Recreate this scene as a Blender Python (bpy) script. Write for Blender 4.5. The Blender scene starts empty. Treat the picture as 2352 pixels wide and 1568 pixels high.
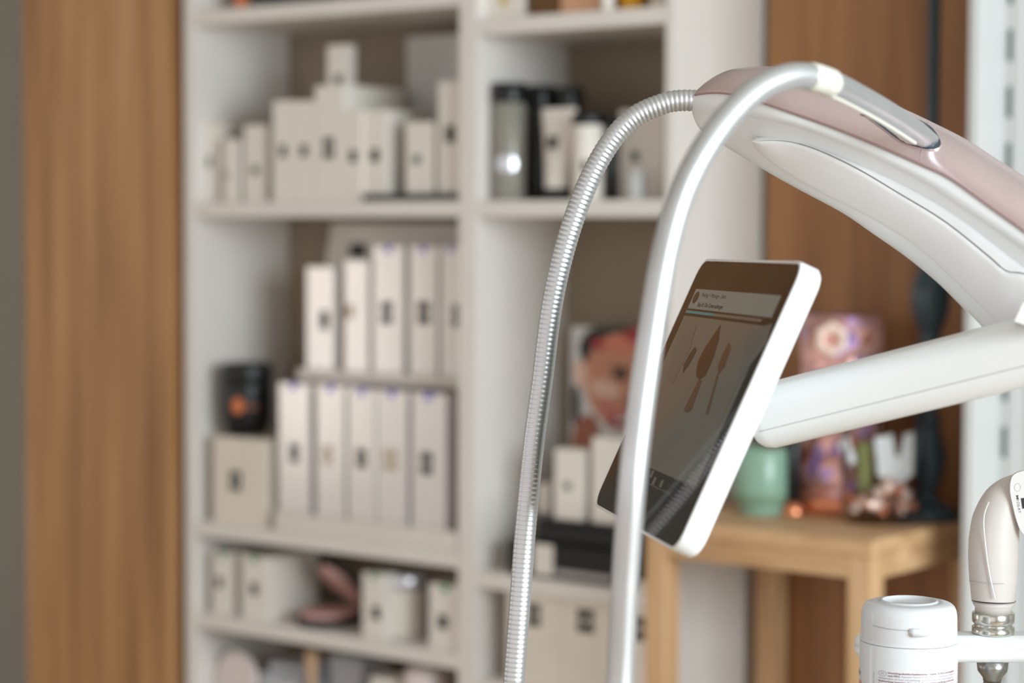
import bpy, bmesh, math, random
from mathutils import Vector, Matrix
random.seed(7)
C = bpy.context.scene
COL = C.collection

# ------------------------------------------------------------------ camera
FPX = 5100.0; ALPHA = math.radians(38.55); PITCH = math.atan((784-526)/FPX); ROLL = 0.004; EYE = 1.35
_F0 = Vector((-math.sin(ALPHA), math.cos(ALPHA), 0)); _R0 = Vector((math.cos(ALPHA), math.sin(ALPHA), 0)); _U0 = Vector((0, 0, 1))
CF = _F0*math.cos(PITCH) - _U0*math.sin(PITCH); _U = _U0*math.cos(PITCH) + _F0*math.sin(PITCH)
CR = _R0*math.cos(ROLL) + _U*math.sin(ROLL); CU = _U*math.cos(ROLL) - _R0*math.sin(ROLL)
CO = Vector((0, 0, EYE))
cam_data = bpy.data.cameras.new('camera'); cam = bpy.data.objects.new('camera', cam_data); COL.objects.link(cam)
cam.matrix_world = Matrix(((CR.x, CU.x, -CF.x, CO.x), (CR.y, CU.y, -CF.y, CO.y), (CR.z, CU.z, -CF.z, CO.z), (0, 0, 0, 1)))
cam_data.sensor_width = 36; cam_data.lens = FPX/2352*36; cam_data.clip_start = 0.05
cam_data.dof.use_dof = True; cam_data.dof.focus_distance = 1.89; cam_data.dof.aperture_fstop = 3.5
C.camera = cam

# ------------------------------------------------------------------ light and exposure
C.view_settings.view_transform = 'Standard'; C.view_settings.look = 'None'
C.view_settings.exposure = 0.13; C.view_settings.gamma = 1.0; C.view_settings.use_curve_mapping = False
world = bpy.data.worlds.new('world'); C.world = world; world.use_nodes = True
world.node_tree.nodes['Background'].inputs[0].default_value = (1.0, 0.955, 0.93, 1)
world.node_tree.nodes['Background'].inputs[1].default_value = 0.92

def area(name, loc, target, sx, sy, power, col):
    l = bpy.data.lights.new(name, 'AREA'); l.shape = 'RECTANGLE'; l.size = sx; l.size_y = sy; l.energy = power; l.color = col
    o = bpy.data.objects.new(name, l); COL.objects.link(o); o.location = loc
    o.rotation_euler = (Vector(target)-Vector(loc)).to_track_quat('-Z', 'Y').to_euler()
    return o
area('window_daylight', (2.15, 1.25, 1.65), (-1.6, 2.4, 1.1), 2.3, 1.5, 136, (0.84, 0.955, 1.0))
area('foil_streak_light', (-5.9, -0.2, 1.3), (-2.7, 3.0, 1.1), 0.28, 1.7, 8, (1.0, 0.95, 0.89))  # added warm strip light, makes the streaks on the foil cartons

# ------------------------------------------------------------------ pixel helpers (photo frame 2352 x 1568)
def ray(u, v): return CF + CR*((u-1176)/FPX) - CU*((v-784)/FPX)
def P(u, v, d): return CO + ray(u, v)*d
def onY(u, v, Y): r = ray(u, v); return CO + r*(Y/r.y)
def onZ(u, v, Z): r = ray(u, v); return CO + r*((Z-EYE)/r.z)
def ppm(u, v, d): return d/FPX            # metres per pixel at depth d

# ------------------------------------------------------------------ materials
def lin(c):
    c = c/255.0
    return c/12.92 if c <= 0.04045 else ((c+0.055)/1.055)**2.4
def mat(name, rgb, rough=0.5, metal=0.0, var=0.03, scale=12.0, emit=0.0, coat=0.0, trans=0.0, ior=1.45, bump=0.0, bscale=200.0, spec=0.5, sss=0.0):
    m = bpy.data.materials.new(name); m.use_nodes = True
    nt = m.node_tree; b = nt.nodes['Principled BSDF']
    col = [lin(x) for x in rgb]
    tc = nt.nodes.new('ShaderNodeTexCoord'); nz = nt.nodes.new('ShaderNodeTexNoise'); nz.inputs['Scale'].default_value = scale
    nt.links.new(tc.outputs['Object'], nz.inputs['Vector'])
    cr = nt.nodes.new('ShaderNodeValToRGB')
    cr.color_ramp.elements[0].position = 0.3; cr.color_ramp.elements[1].position = 0.7
    cr.color_ramp.elements[0].color = [x*(1-var) for x in col] + [1]; cr.color_ramp.elements[1].color = [min(1, x*(1+var)) for x in col] + [1]
    nt.links.new(nz.outputs['Fac'], cr.inputs['Fac']); nt.links.new(cr.outputs['Color'], b.inputs['Base Color'])
    b.inputs['Roughness'].default_value = rough; b.inputs['Metallic'].default_value = metal
    b.inputs['IOR'].default_value = ior; b.inputs['Transmission Weight'].default_value = trans
    b.inputs['Coat Weight'].default_value = coat; b.inputs['Coat Roughness'].default_value = 0.08
    b.inputs['Specular IOR Level'].default_value = spec
    if sss: b.inputs['Subsurface Weight'].default_value = sss; b.inputs['Subsurface Scale'].default_value = 0.004
    if emit:
        nt.links.new(cr.outputs['Color'], b.inputs['Emission Color']); b.inputs['Emission Strength'].default_value = emit
    if bump:
        n2 = nt.nodes.new('ShaderNodeTexNoise'); n2.inputs['Scale'].default_value = bscale
        bp = nt.nodes.new('ShaderNodeBump'); bp.inputs['Strength'].default_value = bump
        nt.links.new(tc.outputs['Object'], n2.inputs['Vector']); nt.links.new(n2.outputs['Fac'], bp.inputs['Height']); nt.links.new(bp.outputs['Normal'], b.inputs['Normal'])
    return m
def wood(name, dark, mid, light, stretch=(14, 14, 0.7), rough=0.5, detail=4.0, offset=0.0):
    m = bpy.data.materials.new(name); m.use_nodes = True
    nt = m.node_tree; b = nt.nodes['Principled BSDF']
    tc = nt.nodes.new('ShaderNodeTexCoord'); mp = nt.nodes.new('ShaderNodeMapping'); mp.inputs['Scale'].default_value = stretch
    mp.inputs['Location'].default_value = (offset, offset*0.7, offset*0.3)
    nt.links.new(tc.outputs['Object'], mp.inputs['Vector'])
    nz = nt.nodes.new('ShaderNodeTexNoise'); nz.inputs['Scale'].default_value = 2.2; nz.inputs['Detail'].default_value = detail; nz.inputs['Roughness'].default_value = 0.62
    nt.links.new(mp.outputs[0], nz.inputs['Vector'])
    cr = nt.nodes.new('ShaderNodeValToRGB')
    e = cr.color_ramp.elements; e[0].position = 0.28; e[1].position = 0.74
    e[0].color = [lin(x) for x in dark]+[1]; e[1].color = [lin(x) for x in light]+[1]
    k = e.new(0.5); k.color = [lin(x) for x in mid]+[1]
    nt.links.new(nz.outputs['Fac'], cr.inputs['Fac']); nt.links.new(cr.outputs['Color'], b.inputs['Base Color'])
    b.inputs['Roughness'].default_value = rough
    return m

M = {}
M['back'] = mat('shelf_back_shaded', (150, 136, 118), 0.7, var=0.02)  # shade deep in the bays is put into this taupe
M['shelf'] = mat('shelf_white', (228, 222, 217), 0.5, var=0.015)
M['wall'] = mat('wall_grey', (152, 150, 142), 0.9, var=0.02, scale=3)
M['wallw'] = mat('wall_white', (215, 213, 208), 0.9, var=0.02, scale=3)
M['floor'] = wood('floor_oak', (166, 146, 124), (186, 166, 142), (204, 184, 160), (6, 0.6, 6), 0.45)
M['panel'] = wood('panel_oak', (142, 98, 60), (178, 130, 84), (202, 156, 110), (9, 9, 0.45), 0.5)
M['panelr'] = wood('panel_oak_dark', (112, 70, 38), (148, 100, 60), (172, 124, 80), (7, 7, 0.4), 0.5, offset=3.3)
M['table'] = wood('table_oak', (176, 134, 94), (204, 164, 122), (224, 188, 148), (2.0, 9, 9), 0.5)
M['tableleg'] = wood('table_leg_oak', (176, 134, 94), (204, 164, 122), (224, 188, 148), (12, 12, 1.0), 0.5)
M['carton'] = mat('carton_white', (232, 225, 217), 0.5, var=0.015)
M['cartonw'] = mat('carton_warm', (228, 218, 206), 0.55, var=0.015)
M['gloss'] = mat('carton_foil', (226, 219, 216), 0.2, metal=0.2, var=0.02, bump=0.07, bscale=8)
M['logo'] = mat('logo_ink', (46, 50, 48), 0.6, var=0.1)
M['logopale'] = mat('logo_pale_ink', (186, 172, 150), 0.6, var=0.1)
M['inkblue'] = mat('lid_mark_blue', (120, 112, 214), 0.5, var=0.05)
M['inkgreen'] = mat('lid_mark_green', (96, 160, 118), 0.5, var=0.05)
M['black'] = mat('black_plastic', (16, 18, 20), 0.35, var=0.1)
M['acryl'] = mat('display_white', (226, 218, 210), 0.4, var=0.015)
M['orange'] = mat('orange_print', (214, 120, 70), 0.5, var=0.05)
M['amber'] = mat('amber_dark', (96, 62, 20), 0.25, var=0.2)
M['gold'] = mat('gold_liquid', (206, 146, 30), 0.3, var=0.12)
M['goldink'] = mat('gold_ink', (206, 178, 96), 0.4, var=0.1)
M['rosepat'] = mat('rose_pattern', (206, 158, 122), 0.35, var=0.22, scale=60)
M['greyclear'] = mat('smoke_bottle', (142, 138, 128), 0.2, var=0.08)
M['silver'] = mat('silver_label', (214, 214, 222), 0.25, metal=0.6, var=0.1)
M['darkbottle'] = mat('dark_bottle', (58, 58, 54), 0.3, var=0.1)
M['rose'] = mat('powder_rose', (204, 160, 154), 0.6, var=0.06)
M['skin'] = mat('print_skin', (196, 138, 112), 0.55, var=0.05)
M['skinl'] = mat('print_skin_light', (222, 182, 164), 0.55, var=0.05)
M['skind'] = mat('print_skin_dark', (150, 92, 72), 0.55, var=0.05)
M['skinr'] = mat('print_blush', (196, 118, 108), 0.55, var=0.05)
M['hair'] = mat('print_hair', (34, 34, 34), 0.55, var=0.1)
M['red'] = mat('print_red', (164, 58, 60), 0.55, var=0.08)
M['coral'] = mat('print_coral', (208, 126, 104), 0.55, var=0.08)
M['brown'] = mat('print_brown', (92, 62, 52), 0.55, var=0.08)
M['lip'] = mat('print_lip', (158, 54, 62), 0.55, var=0.08)
M['photo_bg'] = mat('print_background', (208, 206, 204), 0.55, var=0.03)
M['device'] = mat('device_white', (238, 240, 242), 0.32, var=0.008, coat=0.15)
M['diffuser'] = mat('device_diffuser', (246, 246, 248), 0.4, var=0.006)
M['devgrey'] = mat('device_grey_line', (176, 172, 172), 0.5, var=0.01)
M['pink'] = mat('rose_metallic', (224, 204, 206), 0.3, metal=0.7, var=0.02, scale=300, coat=0.25)
M['pinkline'] = mat('rose_trim', (178, 146, 146), 0.4, metal=0.4, var=0.02)
M['hose'] = mat('satin_steel', (210, 212, 216), 0.38, metal=0.9, var=0.03, scale=40)
M['coupler'] = mat('pale_coupler', (226, 226, 216), 0.3, metal=0.25, var=0.02)
M['glassblack'] = mat('screen_glass', (14, 12, 11), 0.05, var=0.05, spec=0.5)
M['scr_head'] = mat('screen_header', (96, 102, 98), 0.06, var=0.02, emit=0.42)
M['scr_img'] = mat('screen_picture', (86, 84, 78), 0.06, var=0.05, scale=9, emit=0.3)
M['scr_dim'] = mat('screen_picture_shade', (81, 81, 78), 0.06, var=0.05, scale=9, emit=0.28)
M['scr_blue'] = mat('screen_progress', (60, 118, 128), 0.06, var=0.05, emit=0.20)
M['scr_line'] = mat('screen_line', (48, 44, 40), 0.06, var=0.05)
M['scr_brush'] = mat('screen_brush', (62, 42, 32), 0.06, var=0.1, scale=30, emit=0.03)
M['scr_brush2'] = mat('screen_brush_tan', (84, 62, 46), 0.06, var=0.1, scale=30, emit=0.08)
M['scr_text'] = mat('screen_text', (40, 42, 42), 0.1, var=0.05)
M['tub'] = mat('tub_white', (214, 216, 220), 0.3, var=0.006, coat=0.3)
M['label_ink'] = mat('label_ink', (140, 84, 96), 0.6, var=0.05)
M['label_ink2'] = mat('label_ink_grey', (164, 142, 160), 0.6, var=0.05)
M['label_red'] = mat('label_ink_red', (224, 112, 96), 0.6, var=0.05)
M['label_dark'] = mat('label_ink_dark', (110, 106, 112), 0.6, var=0.05)
M['beige'] = mat('handpiece_beige', (214, 206, 202), 0.45, var=0.012)
M['beigel'] = mat('handpiece_light', (224, 220, 218), 0.4, var=0.01)
M['chrome'] = mat('chrome', (216, 214, 208), 0.2, metal=1.0, var=0.03)
M['steel'] = mat('brushed_steel', (172, 172, 170), 0.3, metal=1.0, var=0.05, scale=80)
M['pot'] = mat('pot_celadon', (134, 168, 148), 0.35, var=0.05, coat=0.3)
M['potband'] = mat('pot_green_band', (116, 142, 116), 0.6, var=0.06)
M['soil'] = mat('dried_soil', (98, 72, 48), 0.9, var=0.2, scale=80)
M['roseglass'] = mat('rose_mirror_glass', (214, 164, 156), 0.15, metal=0.45, var=0.35, scale=22)
M['purple'] = mat('purple_mirror_glass', (176, 144, 206), 0.15, metal=0.4, var=0.3, scale=30)
M['copper'] = mat('copper_metal', (214, 136, 98), 0.2, metal=0.6, var=0.2, scale=30)
M['blush'] = mat('blush_ceramic', (252, 228, 216), 0.25, var=0.04)
M['darkcomp'] = mat('compact_black', (10, 11, 12), 0.5, var=0.05)
M['clear'] = mat('clear_glass', (250, 250, 250), 0.02, var=0.0, trans=1.0, ior=1.08)
M['paper'] = mat('white_paper', (232, 236, 238), 0.5, var=0.02)
M['stone'] = mat('rose_gold_pebble', (240, 200, 184), 0.15, metal=0.5, var=0.15, scale=50)
M['moss'] = mat('olive_glass', (134, 140, 84), 0.2, var=0.2)
M['lamp'] = mat('turned_wood_petrol', (44, 64, 74), 0.32, var=0.12, coat=0.25)
M['slot'] = mat('slot_dark', (62, 86, 80), 0.7, var=0.05)
M['unit'] = mat('unit_white', (203, 204, 204), 0.5, var=0.01)
M['stick'] = mat('beech_stick', (206, 172, 138), 0.6, var=0.08)
M['cloth'] = mat('grey_cloth', (190, 192, 198), 0.8, var=0.1, scale=20)
M['plate'] = mat('porcelain_pink', (226, 212, 210), 0.35, var=0.03)

# ------------------------------------------------------------------ mesh helpers
class MB:
    def __init__(s): s.v = []; s.f = []; s.m = []; s.sm = []
    def add(s, vs, fs, mi=0, smooth=False):
        o = len(s.v); s.v += [tuple(x) for x in vs]
        for f in fs: s.f.append([i+o for i in f]); s.m.append(mi); s.sm.append(smooth)
    def box(s, a, b, mi=0):
        x0, y0, z0 = a; x1, y1, z1 = b
        vs = [(x0, y0, z0), (x1, y0, z0), (x1, y1, z0), (x0, y1, z0), (x0, y0, z1), (x1, y0, z1), (x1, y1, z1), (x0, y1, z1)]
        s.add(vs, [(0, 3, 2, 1), (4, 5, 6, 7), (0, 1, 5, 4), (1, 2, 6, 5), (2, 3, 7, 6), (3, 0, 4, 7)], mi)
    def cbox(s, a, b, c=0.0015, mi=0):                              # box with chamfered edges
        bm = bmesh.new(); bmesh.ops.create_cube(bm, size=1)
        for v in bm.verts: v.co = Vector((a[i]+(v.co[i]+.5)*(b[i]-a[i]) for i in range(3)))
        bmesh.ops.bevel(bm, geom=bm.edges[:], offset=min(c, 0.45*min(b[i]-a[i] for i in range(3))), segments=2, profile=0.5, affect='EDGES')
        s.frombm(bm, mi); bm.free()
    def frombm(s, bm, mi=0, smooth=False):
        bm.verts.index_update(); s.add([v.co[:] for v in bm.verts], [[v.index for v in f.verts] for f in bm.faces], mi, smooth)
    def lathe(s, prof, c=(0, 0, 0), n=40, mi=0, smooth=True, cap=True, phase=0.0):
        vs = []; fs = []
        for (r, z) in prof:
            for k in range(n):
                a = 2*math.pi*k/n+phase; vs.append((c[0]+r*math.cos(a), c[1]+r*math.sin(a), c[2]+z))
        for i in range(len(prof)-1):
            for k in range(n):
                fs.append((i*n+k, i*n+(k+1) % n, (i+1)*n+(k+1) % n, (i+1)*n+k))
        s.add(vs, fs, mi, smooth)
        if cap:
            o = len(s.v)-len(vs); L = (len(prof)-1)*n
            s.f.append([o+k for k in range(n)][::-1]); s.m.append(mi); s.sm.append(False)
            s.f.append([o+L+k for k in range(n)]); s.m.append(mi); s.sm.append(False)
    def quad(s, pts, mi=0): s.add(pts, [tuple(range(len(pts)))], mi)
    def loft(s, rows, mi=0, smooth=True, closed=False):
        n = len(rows[0]); fs = []
        for i in range(len(rows)-1):
            for k in range(n if closed else n-1):
                fs.append((i*n+k, i*n+(k+1) % n, (i+1)*n+(k+1) % n, (i+1)*n+k))
        s.add([p for r in rows for p in r], fs, mi, smooth)
    def make(s, name, mats, parent=None, recalc=True):
        me = bpy.data.meshes.new(name); me.from_pydata(s.v, [], s.f)
        for m in (mats if isinstance(mats, (list, tuple)) else [mats]): me.materials.append(M[m] if isinstance(m, str) else m)
        for p, mi, sm in zip(me.polygons, s.m, s.sm): p.material_index = mi; p.use_smooth = sm
        if recalc:
            bm = bmesh.new(); bm.from_mesh(me); bmesh.ops.recalc_face_normals(bm, faces=bm.faces); bm.to_mesh(me); bm.free()
        me.update(); o = bpy.data.objects.new(name, me); COL.objects.link(o)
        if parent is not None:
            o.parent = parent; o.matrix_parent_inverse = Matrix.Translation(parent_loc(parent)).inverted()
        return o
def parent_loc(o):
    v = Vector((0, 0, 0))
    while o is not None:
        v = v + o.location; o = o.parent if (o.parent and o.type != 'MESH') else None
    return v
def tag(o, label, cat, group=None):
    o['label'] = label; o['category'] = cat
    if group: o['group'] = group
    return o
def thing(name, label, cat, loc, group=None):
    o = bpy.data.objects.new(name, None); COL.objects.link(o); o.location = loc; o.empty_display_size = 0.02
    return tag(o, label, cat, group)
def struct(o): o['kind'] = 'structure'; return o
def spline(pts, n):                                                 # Catmull-Rom through control tuples, resampled by arc length
    pts = [Vector(p) for p in pts]; D = []
    pp = [pts[0]*2-pts[1]] + pts + [pts[-1]*2-pts[-2]]
    for i in range(1, len(pp)-2):
        for k in range(16):
            t = k/16; a, b, c, d = pp[i-1], pp[i], pp[i+1], pp[i+2]
            D.append(0.5*((2*b)+(c-a)*t+(2*a-5*b+4*c-d)*t*t+(3*b-a-3*c+d)*t**3))
    D.append(pts[-1]); L = [0]
    for a, b in zip(D, D[1:]): L.append(L[-1]+(b-a).length)
    out = []; j = 0
    for k in range(n):
        s = L[-1]*k/(n-1)
        while j < len(L)-2 and L[j+1] < s: j += 1
        t = (s-L[j])/max(1e-9, L[j+1]-L[j]); out.append(D[j].lerp(D[j+1], min(1, t)))
    return out
def tube(mb, path, rad, n=28, mi=0, cap=True):                     # parallel-transport sweep
    T = [(path[min(i+1, len(path)-1)]-path[max(i-1, 0)]).normalized() for i in range(len(path))]
    N = T[0].orthogonal().normalized(); rows = []
    for i, p in enumerate(path):
        N = (N-T[i]*N.dot(T[i])).normalized(); B = T[i].cross(N); r = rad(i) if callable(rad) else rad
        rows.append([p+(N*math.cos(2*math.pi*k/n)+B*math.sin(2*math.pi*k/n))*r for k in range(n)])
    mb.loft(rows, mi, True, True)
    if cap: mb.quad(rows[0][::-1], mi); mb.quad(rows[-1], mi)

# ------------------------------------------------------------------ room
Y0 = 2.972; YW = 3.245; SB = 0.028
m = MB(); m.box((-6, -2.5, -0.05), (2.3, YW+0.1, 0)); struct(m.make('floor', 'floor'))
m = MB(); m.box((-6, YW, 0), (2.3, YW+0.1, 2.7)); struct(m.make('wall_back', 'wall'))
m = MB(); m.box((-6.1, -2.5, 0), (-6, -0.55, 2.7)); m.box((-6.1, 0.15, 0), (-6, YW+0.1, 2.7)); m.box((-6.1, -0.55, 0), (-6, 0.15, .4)); m.box((-6.1, -0.55, 2.2), (-6, 0.15, 2.7)); struct(m.make('wall_left', 'wallw'))
m = MB(); m.box((-6.05, -0.55, .4), (-6, -0.5, 2.2)); m.box((-6.05, 0.1, .4), (-6, 0.15, 2.2)); m.box((-6.05, -0.5, .4), (-6, 0.1, .45)); m.box((-6.05, -0.5, 2.15), (-6, 0.1, 2.2)); struct(m.make('added_window', 'shelf'))  # unseen window frame, added to go with the left streak light
m = MB(); m.box((-6, -2.5, 2.7), (2.3, YW+0.1, 2.8)); struct(m.make('ceiling', 'wallw'))
# wall_right with a window opening between y 0.0..2.6
m = MB(); m.box((2.2, -2.5, 0), (2.3, YW, 0.8)); m.box((2.2, -2.5, 2.55), (2.3, YW, 2.7)); m.box((2.2, -2.5, 0.8), (2.3, 0.0, 2.55)); m.box((2.2, 2.6, 0.8), (2.3, YW, 2.55))
struct(m.make('wall_right', 'wallw'))
m = MB(); m.box((2.2, 0.0, 0.8), (2.26, 0.06, 2.55)); m.box((2.2, 2.54, 0.8), (2.26, 2.6, 2.55)); m.box((2.2, 0.06, 0.8), (2.26, 2.54, 0.86)); m.box((2.2, 0.06, 2.49), (2.26, 2.54, 2.55)); m.box((2.2, 1.27, 0.86), (2.26, 1.33, 2.49))
struct(m.make('window_1', 'shelf'))
# oak cladding panels beside the shelving
m = MB(); m.cbox((-3.648, Y0-0.012, 0.0), (-3.212, YW, 2.5), 0.002); struct(m.make('trim_1', 'panel'))
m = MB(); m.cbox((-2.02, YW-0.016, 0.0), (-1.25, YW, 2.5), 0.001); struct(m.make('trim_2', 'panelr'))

# ------------------------------------------------------------------ bookshelf
XL, XD0, XD1, XR = -3.181, -2.488, -2.449, -2.036
bs = thing('bookshelf', 'tall white open bookshelf with two bays full of boxed cosmetics, between two oak wall panels', 'bookshelf', (-2.6, 3.1, 0))
for a, b in ((XL, XL+0.026), (XD0, XD1), (XR-0.018, XR)):
    m = MB(); m.cbox((a, Y0, 0), (b, YW-0.004, 2.3), 0.0012); m.make('upright', 'shelf', bs)
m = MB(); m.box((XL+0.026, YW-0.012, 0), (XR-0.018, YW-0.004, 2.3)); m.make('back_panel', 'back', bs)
ZL = [1.737, 1.371, 0.754, 0.575, 0.2]; 
ZR = [1.683, 1.371, 0.726, 0.536, 0.2]
for z in ZL+[2.27]:
    m = MB(); m.cbox((XL+0.026, Y0+0.001, z), (XD0, YW-0.012, z+SB), 0.001); m.make('shelf_board', 'shelf', bs)
for z in ZR+[2.27]:
    m = MB(); m.cbox((XD1, Y0+0.001, z), (XR-0.018, YW-0.012, z+SB), 0.001); m.make('shelf_board', 'shelf', bs)

def logo(m, x, z, y, w, h, kind, mi=1):
    e = 0.0006
    if kind == 'single': m.box((x-w/2, y-e, z-h/2), (x+w/2, y, z+h/2), mi)
    else:                                                          # two stacked marks joined by a slim stem
        m.box((x-w/2, y-e, z+h*0.12), (x+w/2, y, z+h/2), mi); m.box((x-w/2, y-e, z-h/2), (x+w/2, y, z-h*0.12), mi)
        m.box((x-w*0.42, y-e, z-h*0.12), (x-w*0.2, y, z+h*0.12), mi); m.box((x+w*0.2, y-e, z-h*0.12), (x+w*0.42, y, z+h*0.12), mi)
def carton(uL, uR, vT, zb, Yf, depth, label, lg=None, material='carton', name='carton', cat='box', group=None, mark=None, ink='logo', xlim=None, ztop=None):
    """front face spans pixels uL..uR, top at vT, stands at height zb, front plane at Yf"""
    um = (uL+uR)/2; x0 = onY(uL, vT, Yf).x; x1 = onY(uR, vT, Yf).x; zt = ztop or onY(um, vT, Yf).z
    if xlim: x1 = min(x1, xlim)
    m = MB(); m.cbox((x0, Yf, zb), (x1, Yf+depth, zt), 0.0012)
    if lg:
        lu, lv, kind, pw, ph = lg; c = onY(lu, lv, Yf); k = 0.000755*Yf/Y0
        logo(m, c.x, c.z, Yf, pw*k*1.3, ph*k*1.12, kind)
    if mark:
        w = (x1-x0)*0.24; xm = (x0+x1)/2-w/2; m.box((xm, Yf-0.0006, zt-0.012), (xm+w, Yf, zt-0.002), 2); m.box((xm, Yf-0.0006, zt), (xm+w, Yf+0.02, zt+0.0006), 2)
    o = m.make(name, [material, ink, mark or 'inkblue']); return tag(o, label, cat, group)

# --- left bay, second shelf (eye level)
z2 = ZL[1]+SB; G = 'white cosmetic cartons on the eye-level shelf'
carton(466, 501, 282, z2, 3.01, .035, 'narrow white carton at the far left end of the eye-level shelf', (479, 372, 'single', 18, 24), group=G)
carton(512, 546, 320, z2, 3.00, .04, 'shortest white carton on the eye-level shelf, second from the left', (521, 402, 'single', 16, 16), ink='logopale', group=G)
carton(560, 607, 287, z2, 3.00, .05, 'white carton third from the left on the eye-level shelf, small dark mark low down', (586, 391, 'single', 18, 20), group=G)
carton(626, 673, 231, z2, 2.99, .10, 'left one of two tall equal white cartons side by side on eye-level shelf', (650, 347, 'single', 18, 26), group=G)
carton(674, 721, 231, z2, 2.99, .10, 'right one of two tall equal white cartons side by side on eye-level shelf', (698, 346, 'single', 18, 26), group=G)
b5 = carton(723, 789, 196, z2, 2.99, .17, 'tallest deep white carton on the eye-level shelf, carrying a small box', (755, 340, 'double', 28, 44), group=G)
carton(790, 832, 254, z2, 2.99, .06, 'white carton left of the black tray, beside the tallest deep one', (811, 359, 'single', 18, 26), group=G)
zt = z2+0.0135
def traymk(u0, u1, Yf, z, h, d, label, xlim=None):
    x0 = onY(u0, 450, Yf).x; x1 = onY(u1, 450, Yf).x if xlim is None else xlim
    m = MB(); m.cbox((x0, Yf, z), (x1, Yf+d, z+h), 0.002); return tag(m.make('display_tray', 'black'), label, 'tray')
traymk(832, 1050, 2.982, z2, 0.0135, .2, 'thin black display tray under three white cartons, eye-level shelf', XD0-0.004)
carton(834, 888, 252, zt, 2.995, .12, 'wide deep white carton at the left end of the black tray', (861, 357, 'single', 20, 28), group=G)
carton(932, 992, 280, zt, 2.995, .03, 'short white carton standing alone in the middle of the black tray', (957, 366, 'single', 18, 18), ink='slot', group=G)
carton(1006, 1060, 186, zt, 2.995, .05, 'tall white carton on the black tray, partly behind the shelf divider', (1034, 308, 'single', 22, 36), xlim=XD0-0.006, group=G)
zb5 = onY(756, 196, 2.99).z
carton(751, 797, 103, zb5+0.0005, 3.05, .025, 'small white carton standing on top of the tallest deep one', (777, 182, 'single', 18, 18), name='carton', group=G)
o = carton(934, 1075, 80, z2, 3.185, .02, 'large pale display card at the back right of the eye-level shelf', None, 'photo_bg', name='display_card', cat='card', xlim=XD0-0.005)

# --- left bay, third shelf: two-tier display of glossy cartons
z3 = ZL[2]+SB
st = thing('display_stand', 'white two-tier display stand filled with glossy cartons', 'display stand', (-2.7, 3.1, z3))
Yl, Yu = 2.985, 3.06
zl1 = onY(840, 1205, Yl).z; zl0 = z3+0.001
xa = onY(640, 1180, Yl).x
m = MB(); m.cbox((xa, Yl-0.008, z3), (XD0-0.006, 3.2, zl1), 0.003); m.cbox((xa, Yl-0.012, z3), (XD0-0.006, Yl-0.006, zl1+0.008), 0.002); m.make('lower_tier', 'acryl', st)
xu = onY(694, 860, Yu).x; zu = onY(860, 862, Yu).z
m = MB(); m.cbox((xu, Yu-0.01, zu-0.012), (XD0-0.006, 3.2, zu), 0.003); m.cbox((xu, Yu-0.014, zu-0.014), (XD0-0.006, Yu-0.008, zu+0.006), 0.002); m.make('upper_tier', 'acryl', st)
xb = onY(762, 520, 3.2).x; zt3 = onY(900, 512, 3.2).z; xb2 = onY(742, 640, 3.2).x
m = MB(); v = [(xb2-0.02, 3.2, z3), (XD0-0.006, 3.2, z3), (XD0-0.006, 3.2, zt3), (xb, 3.2, zt3), (xb2, 3.2, onY(742, 640, 3.2).z)]
m.add(v+[(a, 3.215, c) for a, b, c in v], [(0, 1, 2, 3, 4), (9, 8, 7, 6, 5)]+[(i, (i+1) % 5, 5+(i+1) % 5, 5+i) for i in range(5)]); m.make('backboard', 'acryl', st)
m = MB(); c = onY(822, 575, 3.199); m.box((c.x-.022, 3.1985, c.z-.014), (c.x+.022, 3.2, c.z+.014)); m.make('backboard_mark', 'logo', st)
G3 = 'glossy cartons on the upper tier'
for (a, b, t, lg, lab, lm) in ((704, 766, 612, (745, 735, 'single', 22, 40), 'glossy narrow carton at the left end of the upper tier', None),
     (791, 845, 598, (803, 715, 'single', 18, 30), 'glossy white carton second from the left on the upper tier, below the dark mark', None),
     (857, 926, 565, (888, 718, 'double', 28, 46), 'tall glossy carton third from left on the upper tier, dark double mark', None),
     (941, 1004, 565, (973, 718, 'double', 30, 46), 'tall glossy carton fourth from left on the upper tier, dark double mark', None),
     (1012, 1060, 565, (1048, 725, 'double', 20, 44), 'glossy carton at right end of the upper tier, partly behind the divider', XD0-0.008)):
    carton(a, b, t, zu+0.0004, Yu, .05, lab, lg, 'gloss', group=G3, mark='inkblue' if t == 565 else None, xlim=lm, ink='logo' if a != 791 else 'logopale')
G4 = 'glossy cartons on the lower tier'
for (a, b, t, lg, lab, pale) in ((640, 708, 880, (676, 1040, 'double', 26, 40), 'glossy carton at the left end of the lower tier with blue lid mark', 0),
     (727, 790, 885, (752, 1044, 'double', 24, 40), 'glossy carton second from the left on the lower tier', 1),
     (799, 862, 893, (830, 1052, 'double', 26, 40), 'glossy carton third from the left on the lower tier, pressed to its right neighbour', 0),
     (866, 932, 897, (897, 1056, 'double', 36, 44), 'glossy carton fourth from the left on the lower tier with a pale mark', 1),
     (946, 1022, 903, (980, 1064, 'double', 28, 46), 'glossy carton at the right end of the lower tier, dark double mark', 0)):
    carton(a, b, t, zl1+0.0004, Yl, .05, lab, lg, 'gloss', group=G4, mark='inkblue', ink='logopale' if pale else 'logo')
bx = carton(489, 614, 1006, z3, 2.985, .115, 'squarish white carton with dark double mark carrying a black candle jar', (541, 1104, 'double', 32, 44), 'cartonw')
zj = onY(550, 1006, 2.985).z+0.0004
jc = (onY(567, 900, 3.042).x, 3.042, zj); jr = 0.0485; jh = onY(570, 838, 3.0).z-zj
j = thing('candle_jar', 'black rounded candle jar with small orange emblem standing on a white carton', 'jar', jc)
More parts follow.
